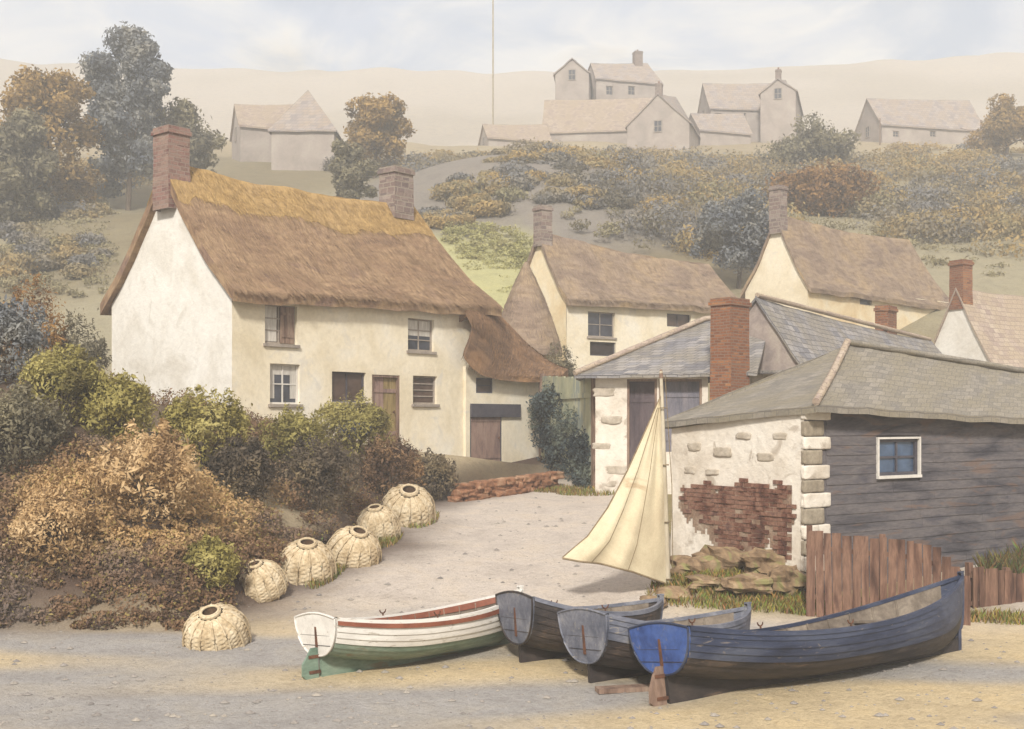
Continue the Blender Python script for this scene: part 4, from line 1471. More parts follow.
# ================================================================== mast with a sail hung to dry
md = 22.4
mx_ = P(668, 585, md); zg = H(mx_.x, md)
ma = V(mx_.x, md, zg - .25); mt = P(661, 371, md)
ms = thing('mast', ma, 'pale wooden mast standing on the stones with cream canvas hung from it', 'mast')
mb = MB(); mb.tube([ma, ma.lerp(mt, .5), mt], [.06, .052, .03], 10); part(mb, 'spar', M['mast'], ms)
mb = MB(); mb.tube([ma.lerp(mt, .97) + V(0, 0, 0), ma.lerp(mt, 1.0) + V(0, 0, .03)], [.045, .02], 8); part(mb, 'truck', M['wood'], ms)
leech = [(661, 396), (646, 430), (628, 470), (608, 508), (588, 537), (563, 558)]
luff = [(662, 396), (663, 432), (665, 470), (666, 510), (667, 550), (668, 583)]
G = []
RR, CC = 30, 26
for j in range(RR + 1):
    v = j / RR
    lx, ly = pwl([(i / 5, p[0]) for i, p in enumerate(leech)], v), pwl([(i / 5, p[1]) for i, p in enumerate(leech)], v)
    fx, fy = pwl([(i / 5, p[0]) for i, p in enumerate(luff)], v), pwl([(i / 5, p[1]) for i, p in enumerate(luff)], v)
    a = P(lx, ly, md - .75 * v); b = P(fx - 2, fy, md - .09)
    row = []
    for i in range(CC + 1):
        u = i / CC
        p = a.lerp(b, u)
        p.y += .10 * math.sin(u * 17 + v * 2.0) * v * (1 - .35 * u) * (.35 + .65 * (1 - u)) + .06 * mnoise.noise(V(u * 6, v * 3, 1)) - .22 * math.sin(PI * u) * v
        p.z += .10 * math.sin(PI * u) * v ** 6
        row.append(p)
    G.append(row)
mb = MB(); mb.grid(G, flip=True)
mb.grid([[p + V(0, .012, 0) for p in r] for r in G])
part(mb, 'sail', M['sail'], ms)
for ci in (7, 16):
    mb = MB(); mb.tube([r[ci] + V(0, -.004, 0) for r in G[2:]], .006, 5); part(mb, 'seam', M['rope'], ms)
mb = MB(); hp = [mt.lerp(ma, .02) + V(.07, -.02, 0), mt.lerp(ma, .5) + V(.13, -.05, 0), ma.lerp(mt, .12) + V(.1, -.04, 0)]; mb.tube(hp, .008, 5); part(mb, 'halyard', M['rope'], ms)
mb = MB(); mb.tube([p + V(0, -.01, -.015) for p in G[-1]], .02, 6); part(mb, 'foot_rope', M['rope'], ms)
mb = MB(); mb.tube([r[0] + V(-.005, 0, 0) for r in G], .013, 6); part(mb, 'leech_rope', M['rope'], ms)
for v in (.05, .35, .65, .95):
    c = ma.lerp(mt, lerp(.88, .05, v))
    mb = MB(); mb.tube([c + V(.085 * math.cos(k * PI / 6), .085 * math.sin(k * PI / 6), 0) for k in range(13)], .012, 6, cap=False)
    part(mb, 'mast_hoop', M['rope'], ms)

# ================================================================== boats
def boat(name, label, loc, ang, L, B, tw, zs, zk0, top, bot, tran, gun, inner, rud=True, heel=0.0, group='boats hauled up on the sand', split=.42, thwarts=(.3, .52, .72), tuck=.1, pitch=0.0, inwale=None, rmat='wood'):
    root = thing(name, loc, label, 'boat', group)
    root.rotation_euler = (heel, pitch, ang)
    K = 9; NS = 30
    keelz = .06
    def hb(s):
        if s < .45:
            return tw + (B - tw) * math.sin(PI / 2 * s / .45)
        q = (s - .45) / .55
        return .028 + (B - .028) * max(0.0, math.cos(PI / 2 * q ** 1.25)) ** .85
    def sh(s):
        a, m, b = zs
        return a * (1 - s) * (1 - 2 * s) + m * 4 * s * (1 - s) + b * s * (2 * s - 1)
    def kz(s):
        z = keelz + .09
        if s < .38:
            z += tuck * (1 - s / .38) ** 1.6
        if s > .8:
            z += .28 * ((s - .8) / .2) ** 2
        return z
    def sect(s, q, inset=0.0):
        th = q * PI / 2
        full = 1.0 - .35 * abs(s - .45) ** 1.0
        b = max(.012, hb(s) - inset)
        y = b * math.sin(th) ** (1.0 / (.7 + .7 * full))
        z = kz(s) + inset + (sh(s) - kz(s) - inset) * (1 - math.cos(th)) ** (.95)
        x = L * s + .16 * L * 0 + (-.04 * L) * (1 - q) * max(0, (s - .6) / .4) ** 2 + .05 * (q) * (1 - s) * -1 * .6
        return V(x, y, z)
    def strakes(k0, k1):
        mb = MB()
        for sd in (1, -1):
            for k in range(k0, k1):
                G = []
                for (q, o) in ((k / K, .016), ((k + .5) / K, .010), ((k + 1) / K, .0)):
                    row = []
                    for i in range(NS + 1):
                        s = i / NS
                        p = sect(s, q)
                        f = min(1, (1 - s) * 8)
                        p.y += o * f; p.z -= o * .4 * f
                        p.y *= sd
                        row.append(p)
                    G.append(row)
                mb.grid(G, flip=(sd < 0))
                if k > 0:
                    G2 = [[V(p.x, abs(p.y) * sd, p.z) for p in G[0]]]
                    low = []
                    for i in range(NS + 1):
                        p = sect(i / NS, k / K); p.y *= sd; low.append(p)
                    mb.grid([low, G2[0]], flip=(sd < 0), smooth=False)
        return mb
    ks = round(K * split)
    O0 = V(0, 0, 0)
    strakes(ks, K).build('topsides', M[top], root, O0)
    strakes(0, ks).build('bottom', M[bot], root, O0)
    # lining
    mb = MB()
    for sd in (1, -1):
        G = []
        for k in range(7):
            q = lerp(.12, .985, k / 6)
            row = []
            for i in range(NS):
                p = sect(.015 + .97 * i / NS, q, .035); p.y *= sd; row.append(p)
            G.append(row)
        mb.grid(G, flip=(sd > 0))
    for i in range(3, NS - 3, 2):      # ribs
        for sd in (1, -1):
            pts = []
            for k in range(7):
                p = sect(i / NS, lerp(.15, .97, k / 6), .045); p.y *= sd; pts.append(p)
            mb.tube(pts, .014, 5, cap=False)
    mb.build('lining', M[inner], root, O0)
    mb = MB()
    zf = 0
    for j in range(6):
        fy = lambda s, jj: max(-1, min(1, (jj / 3 - 1))) * .5 * hb(s)
        ss = [.12 + .7 * i / 12 for i in range(13)]
        G = [[V(L * s, fy(s, j) + .008, kz(s) + .14) for s in ss], [V(L * s, fy(s, j + 1) - .008, kz(s) + .14) for s in ss]]
        mb.slab(G[::-1], .02, smooth=False)
    mb.build('floor_planks', M[inner], root, O0)
    # transom
    mb = MB()
    n = 14
    out = [sect(0, i / n) for i in range(n + 1)]
    ring = [V(p.x, -p.y, p.z) for p in out[::-1]] + out[1:]
    camb = []
    for i in range(1, 8):
        f = i / 8
        camb.append(V(ring[-1].x, lerp(ring[-1].y, ring[0].y, f), ring[-1].z + .07 * math.sin(PI * f)))
    ring = ring + camb
    a = [p + V(-.03, 0, 0) for p in ring]; b = [p + V(.015, 0, 0) for p in ring]
    m_ = len(ring)
    mb.add(a, [tuple(range(m_))[::-1]]); mb.add(b, [tuple(range(m_))])
    for i in range(m_):
        j = (i + 1) % m_
        mb.add([a[i], a[j], b[j], b[i]], [(0, 1, 2, 3)])
    tr = mb.build('transom', M[tran], root, O0)
    mb = MB(); mb.tube([p + V(-.032, 0, 0) for p in ring + ring[:1]], .016, 6, cap=False)
    mb.build('transom_rim', M[top], tr, O0)
    zt_, zb_ = sect(0, 1).z, sect(0, 0).z
    for f in (.28, .54, .79):
        zz = lerp(zb_, zt_, f)
        yy = max(p.y for p in out if p.z <= zz + .02) - .02
        mb = MB(); mb.tube([V(sect(0, .5).x - .031, -yy, zz), V(sect(0, .5).x - .031, yy, zz)], .0045, 5)
        mb.build('seam', M['paint_tar'], tr, O0)
    # gunwale
    mb = MB()
    for sd in (1, -1):
        G = [[], [], [], []]
        for i in range(NS + 1):
            s = i / NS
            p = sect(s, 1); y = p.y
            w0, w1 = y + .026, max(.004, y - .05)
            G[0].append(V(p.x, sd * w0, p.z - .045)); G[1].append(V(p.x, sd * w0, p.z + .018)); G[2].append(V(p.x, sd * w1, p.z + .018)); G[3].append(V(p.x, sd * w1, p.z - .03))
        mb.grid(G, flip=(sd < 0), smooth=False)
    mb.build('gunwale', M[gun], root, O0)
    if inwale:
        mb = MB()
        for sd in (1, -1):
            G = [[], []]
            for i in range(1, NS):
                s = i / NS
                p = sect(s, 1); q_ = sect(s, .88, .045)
                G[0].append(V(p.x, sd * max(.003, p.y - .052), p.z - .01)); G[1].append(V(q_.x, sd * max(.003, q_.y - .012), q_.z))
            mb.grid(G, flip=(sd > 0))
        mb.build('inwale', M[inwale], root, O0)
        mb = MB()
        for sd in (1, -1):
            G = [[], []]
            for i in range(0, NS + 1):
                s = i / NS
                p = sect(s, .985); q_ = sect(s, .885)
                G[0].append(V(p.x, sd * (p.y + .03), p.z - .02)); G[1].append(V(q_.x, sd * (q_.y + .03), q_.z))
            mb.grid(G, flip=(sd < 0))
        mb.build('rubbing_strake', M[inwale], root, O0)
    # thwarts
    for s in thwarts:
        b_ = hb(s) - .05; z = sh(s) - .17
        mb = MB(); mb.abox(L * s - .11, L * s + .11, -b_, b_, z - .03, z)
        mb.build('thwart', M[inner], root, O0)
    mb = MB()
    z = sh(.06) - .16
    G = [[V(L * s, -(hb(s) - .045), z) for s in (.012, .07, .14)], [V(L * s, (hb(s) - .045), z) for s in (.012, .07, .14)]]
    mb.slab(G[::-1], .03, smooth=False)
    mb.build('stern_seat', M[inner], root, O0)
    # keel with deadwood, stem
    mb = MB()
    ss = [i / 40 for i in range(0, 39)]
    for sd in (1, -1):
        G = [[V(L * s, sd * .03, kz(s) + .03) for s in ss], [V(L * s, sd * .026, keelz - .05) for s in ss]]
        mb.grid(G, flip=(sd > 0), smooth=False)
    mb.grid([[V(L * s, .026, keelz - .05) for s in ss], [V(L * s, -.026, keelz - .05) for s in ss]], smooth=False)
    mb.add([V(0, .03, kz(0) + .03), V(0, .026, keelz - .05), V(0, -.026, keelz - .05), V(0, -.03, kz(0) + .03)], [(0, 1, 2, 3)])
    mb.build('keel', M[bot], root, O0)
    mb = MB()
    pts = [V(sect(1, q).x + .018, 0, sect(1, q).z) for q in [i / 8 for i in range(9)]]
    pts = [V(L * .95, 0, keelz - .02)] + pts + [pts[-1] + V(.0, 0, .07)]
    for sd in (1, -1):
        mb.grid([[p + V(.035, sd * .02, 0) for p in pts], [p + V(-.06, sd * .034, 0) for p in pts]], flip=(sd > 0), smooth=False)
    mb.grid([[p + V(.035, .02, 0) for p in pts], [p + V(.035, -.02, 0) for p in pts]], flip=True, smooth=False)
    mb.box(pts[-1] + V(-.012, 0, 0), V(.047, 0, 0), V(0, .03, 0), V(0, 0, .012))
    mb.build('stem', M[gun if gun != 'paint_white' else top], root, O0)
    if rud:
        zt = sh(0) + .02
        prof_ = [(-.045, zt), (-.13, zt), (-.15, zt - .25), (-.20, zt * .55), (-.30, .36), (-.33, .16), (-.24, .02), (-.1, -.01), (-.045, .0)]
        if rud == 'low':
            zl = kz(0) + .12
            prof_ = [(-.045, zl), (-.14, zl), (-.22, zl - .12), (-.29, .28), (-.3, .12), (-.2, .02), (-.045, .0)]
        mb = MB(); m_ = len(prof_)
        a = [V(x, .022, z) for x, z in prof_]; b = [V(x, -.022, z) for x, z in prof_]
        mb.add(a, [tuple(range(m_))[::-1]]); mb.add(b, [tuple(range(m_))])
        for i in range(m_):
            j = (i + 1) % m_
            mb.add([a[i], a[j], b[j], b[i]], [(0, 1, 2, 3)])
        rd = mb.build('rudder', M[rmat if rud == 'low' else tran], root, O0)
        for z in ((.16, kz(0)) if rud == 'low' else (.2, sh(0) * .75)):
            mb = MB(); mb.abox(-.2, -.02, -.034, .034, z - .022, z + .022)
            mb.build('pintle', M['iron'], rd, O0)
    mb = MB(); mb.abox(-.055, -.03, -.025, .025, kz(0) + .12, sh(0) - .1)
    mb.build('stern_post', M['iron'], root, O0)
    for sd in (1, -1):
        mb = MB(); p = sect(.42, 1)
        mb.tube([V(p.x, sd * (p.y - .015), p.z + .01), V(p.x, sd * (p.y - .015), p.z + .06)], .014, 6)
        mb.tube([V(p.x + .055 * math.cos(k * PI / 6 + PI), sd * (p.y - .015), p.z + .11 + .055 * math.sin(k * PI / 6 + PI)) for k in range(7)], .011, 6)
        mb.build('rowlock', M['iron'], root, O0)
    return root


bz = lambda x, y: H(x, y) - .08
boat('rowing_boat', 'white rowing boat with green bottom and rust-red gunwale line', V(-2.66, 16.75, bz(-2.6, 17)), math.atan2(.66, .75), 3.8, .7, .52, (.9, .72, .92), 0, 'paint_white', 'paint_green', 'paint_white', 'paint_white', 'inner_wood', rud='low', rmat='paint_green', inwale='paint_rust', split=.56, heel=-.1, tuck=.22)
boat('tarred_boat', 'grey-sterned boat with black tarred side between the white boat and the other grey boat', V(.12, 17.75, bz(.1, 17.8)), math.atan2(.46, .89), 2.55, .78, .58, (1.06, .76, .84), 0, 'paint_tar', 'paint_tar', 'paint_grey', 'paint_grey', 'inner_wood', rud=False, split=.4, heel=-.09, tuck=.2)
boat('grey_boat', 'pale grey boat with dark bottom moored on sand close beside the blue boat', V(1.06, 16.35, bz(1.0, 16.4)), math.atan2(.52, .855), 2.95, .8, .58, (1.02, .74, .86), 0, 'paint_grey', 'paint_tar', 'paint_grey', 'paint_grey', 'inner_wood', rud=False, split=.62, heel=-.11, tuck=.2)
boat('blue_boat', 'largest boat, worn blue with bright blue transom, black bottom and wooden rudder', V(2.0, 15.25, bz(2, 15.3)), math.atan2(3.5, 5.2), 6.25, .86, .58, (1.04, .78, 1.24), 0, 'paint_blue', 'paint_tar', 'paint_bright', 'paint_blue', 'inner_wood', rud='low', split=.56, thwarts=(.24, .4, .56, .72), heel=-.16, tuck=.29)
# weathered plank lying on the sand
pc = P(628, 688, 15.9)
mb = MB()
pz_ = H(pc.x, 15.9)
mb.box(V(pc.x, 15.9, pz_ + .03), V(.42, .1, 0), V(-.02, .1, 0), V(0, 0, .03))
solo(mb, 'plank', M['wood'], V(pc.x, 15.9, pz_), 'short weathered plank lying on wet sand by the stern of the grey boat', 'plank')

# ================================================================== withy pots on the bank foot
def pot(px, pyb, d, wpx, hpx, label, tilt):
    q = 17.5
    while q < d + 5 and H((px - 512) / FPX * q, q) < CH + (HY - pyb + 9) / FPX * q:
        q += .05
    d = q
    x = (px - 512) / FPX * d
    z = H(x, d) - .03
    w = wpx / FPX * d * .92; h = hpx / FPX * d * .86
    root = thing('lobster_pot', V(x, d, z), label, 'lobster pot', 'willow lobster pots along the foot of the bank')
    root.rotation_euler = (tilt[0] * 1.15, tilt[1], 0)
    ph0 = rng.uniform(0, 6)
    prof_ = [(0, .40), (.08, .47), (.22, .5), (.42, .5), (.6, .46), (.75, .40), (.87, .30), (.95, .15)]
    na, nz = 84, 44
    G = []
    for j in range(nz + 1):
        v = .93 * j / nz
        r = pwl(prof_, v) * w
        row = []
        for i in range(na + 1):
            a = 2 * PI * i / na
            rib = .5 + .5 * math.cos(a * 14)
            wv = .013 * w * math.cos(a * 14 + PI * (j // 2 % 2)) * (1 if j % 2 else .5) + .012 * w * rib ** 4
            ja = .02 * w * mnoise.noise(V(math.cos(a) * 2, math.sin(a) * 2, v * 4 + px))
            row.append(V((r + wv + ja) * math.cos(a + ph0), (r + wv + ja) * math.sin(a + ph0), h * v - .12 * h))
        G.append(row)
    mb = MB(); mb.grid(G)
    mb.build('body', M['pot'], root, V(0, 0, 0))
    for k in range(14):
        a = 2 * PI * k / 14 + rng.uniform(-.04, .04)
        pts = []
        for j in range(9):
            v = .93 * j / 8
            r = pwl(prof_, v) * w + .03 * w
            pts.append(V(r * math.cos(a + ph0), r * math.sin(a + ph0), h * v - .12 * h))
        mb = MB(); mb.tube(pts, .014 * w + .004, 6)
        mb.build('rib', M['pot'], root, V(0, 0, 0))
    mb = MB()
    for zz, rr in ((.94, .155), (.965, .155), (.985, .14)):
        mb.tube([V(rr * w * math.cos(2 * PI * k / 24), rr * w * math.sin(2 * PI * k / 24), h * zz - .12 * h) for k in range(25)], .024 * w, 6, cap=False)
    nk = mb.build('neck', M['pot'], root, V(0, 0, 0))
    mb = MB()
    mb.grid([[V(rr * w * math.cos(-2 * PI * k / 24), rr * w * math.sin(-2 * PI * k / 24), h * zz - .12 * h) for k in range(25)] for zz, rr in ((.98, .135), (.8, .11), (.62, .08), (.6, .002))])
    mb.build('mouth', M['pot_dark'], nk, V(0, 0, 0))
    return root


pot(219, 652, 18.7, 68, 56, 'largest willow lobster pot, lowest on the sand below the bank', (.42, -.12))
pot(264, 600, 21.3, 52, 44, 'small willow pot behind the largest one at the foot of the bank', (.3, -.25))
pot(306, 587, 22.4, 60, 56, 'round willow pot with dark mouth between the small pot and the squat one', (.34, .1))
pot(351, 571, 23.9, 57, 52, 'squat willow pot tilted to one side, fourth up the line from the sand', (.36, .3))
pot(379, 546, 26.0, 46, 46, 'little half hidden willow pot behind the topmost pot', (.3, -.1))
pot(407, 531, 27.3, 58, 56, 'topmost willow pot of the line, nearest the lane', (.5, .12))

# stones under the white shed wall
for i, (px, py, d, a, b, c, lb) in enumerate([
        (693, 566, 23.0, .42, .3, .2, 'tan boulder against the foot of the white shed wall by the mast'),
        (724, 558, 23.1, .5, .3, .18, 'long flat rock directly under the exposed red brick'),
        (762, 563, 22.6, .45, .3, .2, 'rounded rock near the corner of the white wall, above the grass'),
        (786, 578, 22.0, .34, .25, .2, 'small rock where the plank fence meets the white shed corner'),
        (706, 584, 22.2, .38, .28, .15, 'low mossy stone halfway down the mound below the white wall'),
        (745, 584, 21.8, .46, .3, .14, 'broad low stone lying in grass behind the grey boat'),
        (676, 598, 21.9, .3, .25, .16, 'stone at the foot of the mast'),
        (652, 603, 21.3, .22, .2, .1, 'small stone on the lane just below the sail')]):
    p = P(px, py, d); g = H(p.x, d)
    mb = MB()
    mb.rock(V(p.x, d, max(g + c * .3, p.z)), V(a, .05, 0), V(0, b, 0), V(0, 0, c * .72 + max(0, p.z - g) * .3), .34, n=5, pw=3.5, smooth=False)
    solo(mb, 'boulder', M['rock'], V(p.x, d, g), lb, 'rock', 'stones below the white shed wall')

# ================================================================== planting
GB = 'bushes along the bank below the cottage'
bush('bush', 205, 393, 470, 29.5, 92, M['leaf_yellow'], 'yellow-green rounded bush under the corner of the white gable', group=GB)
bush('bush', 292, 412, 470, 31, 76, M['leaf_olive'], 'olive dome-shaped bush below the curtained sash window', group=GB)
fb = bush('flowering_bush', 352, 398, 460, 32, 84, M['leaf_olive'], 'olive bush with blue flowers below the plum and olive door', cat='flowering bush', group=GB)
q, _ = leaf_arrays([((.2, -.7, .85), (.42, .3, .24))], 1000, .03, 0, 1, seed=5)
mblue = leaf_mat('blue_petals', [lin(66, 74, 104), lin(84, 92, 120), lin(110, 114, 134)])
link_mesh('flowers', leaf_mesh('flowers', q, mblue), fb)
bush('bush', 118, 378, 440, 28.5, 78, M['leaf_yellow'], 'bright yellow-green bush against the far side of the white gable', group=GB)
bush('bush', 34, 276, 345, 27.5, 66, M['leaf_orange'], 'tall bush with rusty orange top at the upper end of the bank', group=GB)
bush('bush', 12, 300, 380, 26.5, 80, M['leaf_blue'], 'blue-grey bush in front of the rusty orange one', group=GB)
bush('bush', 78, 318, 380, 28, 62, M['leaf_grey'], 'grey-brown bush close beside the white gable wall', group=GB)
bush('bush', 62, 350, 420, 26.5, 90, M['leaf_olive'], 'dull olive bush below the grey-brown one on the bank top', group=GB)
bush('bush', 20, 390, 470, 25, 90, M['leaf_grey'], 'grey-olive bush on the outer shoulder of the bank', group=GB)
bush('bush', 148, 430, 520, 26.5, 110, M['leaf_tan'], 'wide pale tan bracken bush in the middle of the bank', group=GB)
bush('bush', 240, 440, 500, 28, 70, M['leaf_dark'], 'bush coloured as deep brown shadow between the yellow-green bush and the olive dome', group=GB)  # dark leaf colour stands in for deep brown shadow here
bush('bush', 318, 440, 510, 29.5, 100, M['leaf_dark'], 'wide bramble coloured as shadow below the olive dome-shaped bush', group=GB)  # shadow on the bank painted with the dark leaves again
bush('bush', 390, 440, 500, 31.5, 70, M['leaf_brown'], 'brown bush between the plum door and the lane', group=GB)
bush('bush', 430, 455, 500, 33.5, 60, M['leaf_dark'], 'low dark bush just before the reddish stone wall', group=GB)
bush('bush', 212, 540, 585, 22.6, 56, M['leaf_yellow'], 'small yellow-green bush low on the bank above the largest pot', group=GB, leaf=.036)
bush('bush', 55, 490, 560, 22.6, 84, M['leaf_tan'], 'pale tan bush low on the bank near the sand', group=GB, leaf=.036)
bush('bush', 560, 345, 375, 47, 46, M['leaf_grey'], 'grey-olive bush between the lean-to thatch and the slate roof', march=False)


def bank_col(p, k):
    x, y, z = p
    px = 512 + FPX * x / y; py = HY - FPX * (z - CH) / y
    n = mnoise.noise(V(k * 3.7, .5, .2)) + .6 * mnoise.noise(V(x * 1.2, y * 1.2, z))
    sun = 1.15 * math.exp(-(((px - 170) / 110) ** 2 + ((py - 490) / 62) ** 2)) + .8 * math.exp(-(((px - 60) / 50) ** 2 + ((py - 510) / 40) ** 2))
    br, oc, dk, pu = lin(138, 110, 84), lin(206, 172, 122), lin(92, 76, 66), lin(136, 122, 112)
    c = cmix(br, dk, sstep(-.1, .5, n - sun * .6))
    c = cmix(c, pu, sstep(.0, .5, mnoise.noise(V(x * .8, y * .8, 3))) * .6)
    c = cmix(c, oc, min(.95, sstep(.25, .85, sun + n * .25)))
    if rng.random() < .12:
        c = cmix(c, lin(158, 144, 84), .7)
    return c


mounds = []
for _ in range(2600):
    y = rng.uniform(20.3, 37); x = rng.uniform(-.62 * y, -.2)
    s = foot_dist(x, y)
    if s < .3 or len(mounds) > 720:
        continue
    t = (x - CO.x) * CD.x + (y - CO.y) * CD.y; n = (x - CO.x) * CN.x + (y - CO.y) * CN.y
    if n < .9 and t > -1.0:
        continue
    if n < 0 and -7 < n and t > -2:
        continue
    r = rng.uniform(.28, .72) * min(1, .5 + s * .3)
    if (x + 2.2) ** 2 + (y - 35) ** 2 < 1:
        continue
    if any((x - bx_) ** 2 + (y - by_) ** 2 < (br_ * .55 + r * .6) ** 2 for bx_, by_, br_ in BUSHES):
        continue
    mounds.append(((x, y, H(x, y) + r * .05), (r, r, r * .66)))
for _ in range(2000):
    y = rng.uniform(20.0, 25); x = rng.uniform(-.62 * y, -3.5)
    s = foot_dist(x, y)
    if .05 < s < 3.2 and len(mounds) < 1180:
        r = rng.uniform(.12, .3)
        mounds.append(((x, y, H(x, y)), (r * 1.3, r, r * .55)))
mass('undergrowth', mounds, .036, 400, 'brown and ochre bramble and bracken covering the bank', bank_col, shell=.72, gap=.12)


def grass_patch(name, pts, count, h, cols, label, seed):
    r_ = random.Random(seed)
    vs = []; cs = []
    for _ in range(count):
        cx, cy, rx, ry = r_.choice(pts)
        a = r_.uniform(0, 2 * PI); q = r_.random() ** .5
        x, y = cx + rx * q * math.cos(a), cy + ry * q * math.sin(a)
        z = H(x, y) - .02
        hh = h * r_.uniform(.4, 1.3); an = r_.uniform(0, PI)
        d = V(math.cos(an), math.sin(an), 0) * .012
        b = V(r_.uniform(-.5, .5), r_.uniform(-.5, .5), 0) * hh
        p = V(x, y, z)
        vs.append([p - d, p + d, p + V(0, 0, hh * .6) + b * .4 + d * .7, p + V(0, 0, hh) + b])
        c = cols[r_.randrange(len(cols))]
        cs.append(lin(*[v * r_.uniform(.8, 1.1) for v in c]))
    q = np.array([[tuple(v) for v in f] for f in vs])
    o = link_mesh(name, leaf_mesh(name, q, M['leaf_mix'], np.array(cs)))
    o['kind'] = 'stuff'; o['label'] = label
    return o


grass_patch('grass', [(3.9, 22.0, 1.5, .7), (4.6, 21.6, 1.3, .5), (3.2, 22.4, .6, .5), (2.3, 36.2, 1.0, .8), (1.2, 36.8, .8, .5), (5.2, 21.3, .5, .3), (-2.4, 31, .5, 1.5), (-3.0, 28, .4, 1.4), (-3.8, 24.5, .4, 1.6), (8.8, 20.8, 1.2, .4), (4.2, 22.6, 1.4, .7), (3.9, 21.8, 1.4, .6), (4.2, 22.4, 1.4, .7)], 16000, .15,
            [(130, 124, 66), (158, 146, 82), (112, 98, 62), (170, 152, 96)], 'rough olive grass among stones and along the lane edges', 3)
grass_patch('weeds', [(10.4, 23.5, 1.2, .6), (11.8, 24.5, 1.6, .9), (12.6, 25.2, 1.6, .9), (11.2, 24.0, 1.8, .8)], 9000, .42,
            [(104, 96, 64), (126, 114, 74), (92, 82, 60), (142, 126, 88)], 'tall rough weeds between the low fence and the tarred wall', 13)
# pebbles and shingle on the beach
r_ = random.Random(8)
mb = MB()
for _ in range(1700):
    y = 13.6 + 22 * r_.random() ** 1.6; x = r_.uniform(-.46, .46) * y
    if (y > 19.5 and (foot_dist(x, y) > .2 or x > 3)):
        continue
    s_ = .018 + .05 * r_.random() ** 4
    z = H(x, y)
    c = V(x, y, z)
    vs = [c + V(s_ * math.cos(a) * r_.uniform(.8, 1.3), s_ * math.sin(a) * r_.uniform(.7, 1.1), s_ * .1) for a in [i * PI / 3 for i in range(6)]] + [c + V(0, 0, s_ * .7)]
    mb.add(vs, [(i, (i + 1) % 6, 6) for i in range(6)], smooth=True)
pb = mb.build('pebbles', wash('pebble', [lin(126, 120, 114), lin(152, 144, 134), lin(170, 160, 144)], .6, .8, .2, 30, .01), None, V(0, 0, 0))
pb['kind'] = 'stuff'; pb['label'] = 'pebbles strewn over the sand'
# wrack line and rope on sand
# trees of the hillside
tree('tree', 128, 18, 160, 92, 84, M['leaf_blue'], 'tallest tree, blue-grey, on the brow above the white gable', .3, 9000, 24, crown_from=0)
tree('tree', 48, 56, 165, 88, 92, M['leaf_ochre'], 'broad ochre tree next to the tallest blue-grey tree', .3, 7500, 22, crown_from=0)
tree('tree', 12, 100, 180, 84, 70, M['leaf_grey'], 'grey-olive tree below the broad ochre tree', .28, 5500, 18, crown_from=0)
tree('tree', 190, 98, 165, 95, 60, M['leaf_grey'], 'low grey tree behind the chimney of the thatched cottage', .28, 3500, 12, crown_from=.1)
tree('tree', 374, 92, 165, 105, 62, M['leaf_ochre'], 'round golden tree above the grey chimney of the thatched cottage', .3, 4500, 14, crown_from=.15)
tree('tree', 350, 138, 190, 84, 46, M['leaf_grey'], 'small grey-olive tree in front of the round golden tree', .24, 2600, 10, crown_from=.1)
tree('tree', 1006, 95, 165, 125, 56, M['leaf_ochre'], 'round golden tree at the end of the long skyline row', .3, 4000, 12, crown_from=.15)
tree('tree', 808, 124, 185, 112, 84, M['leaf_grey'], 'wide grey-brown tree below the slate skyline house', .3, 4500, 14, crown_from=.1)
tree('tree', 738, 188, 300, 70, 76, M['leaf_blue'], 'dark blue-grey tree between the white cottage and the cream cottage', .2, 4500, 16, crown_from=.15)
tree('tree', 826, 168, 240, 88, 96, M['leaf_orange'], 'wide russet tree on the slope above the cream cottage', .26, 5000, 16, crown_from=.1)


def scrub_col(pal):
    pal = [lin(*c) for c in pal]
    def f(p, k):
        n = mnoise.noise(V(k * 1.7, .3, .9)) * .8 + .5 * mnoise.noise(V(p[0] * .25, p[1] * .25, p[2] * .25)) + .5
        n = min(.999, max(0, n)) * (len(pal) - 1)
        i = int(n)
        return cmix(pal[i], pal[min(i + 1, len(pal) - 1)], n - i)
    return f


def scrub(name, label, polys, pal, leaf, per, seed):
    r_ = random.Random(seed)
    ms_ = []
    for (poly_, n_, y0, y1, rs) in polys:
        k = 0; tries = 0
        while k < n_ and tries < 6000:
            tries += 1
            y = r_.uniform(y0, y1)
            x0, x1 = min(p[0] for p in poly_), max(p[0] for p in poly_)
            px = r_.uniform(x0, x1); x = (px - 512) / FPX * y
            z = H(x, y, False); py = HY - FPX * (z - CH) / y
            if not inpoly(px, py, poly_):
                continue
            r = r_.uniform(*rs)
            ms_.append(((x, y, z + r * .2), (r * 1.35, r, r * .62))); k += 1
    return mass(name, ms_, leaf, per, label, scrub_col(pal), gap=.3, seed=seed)


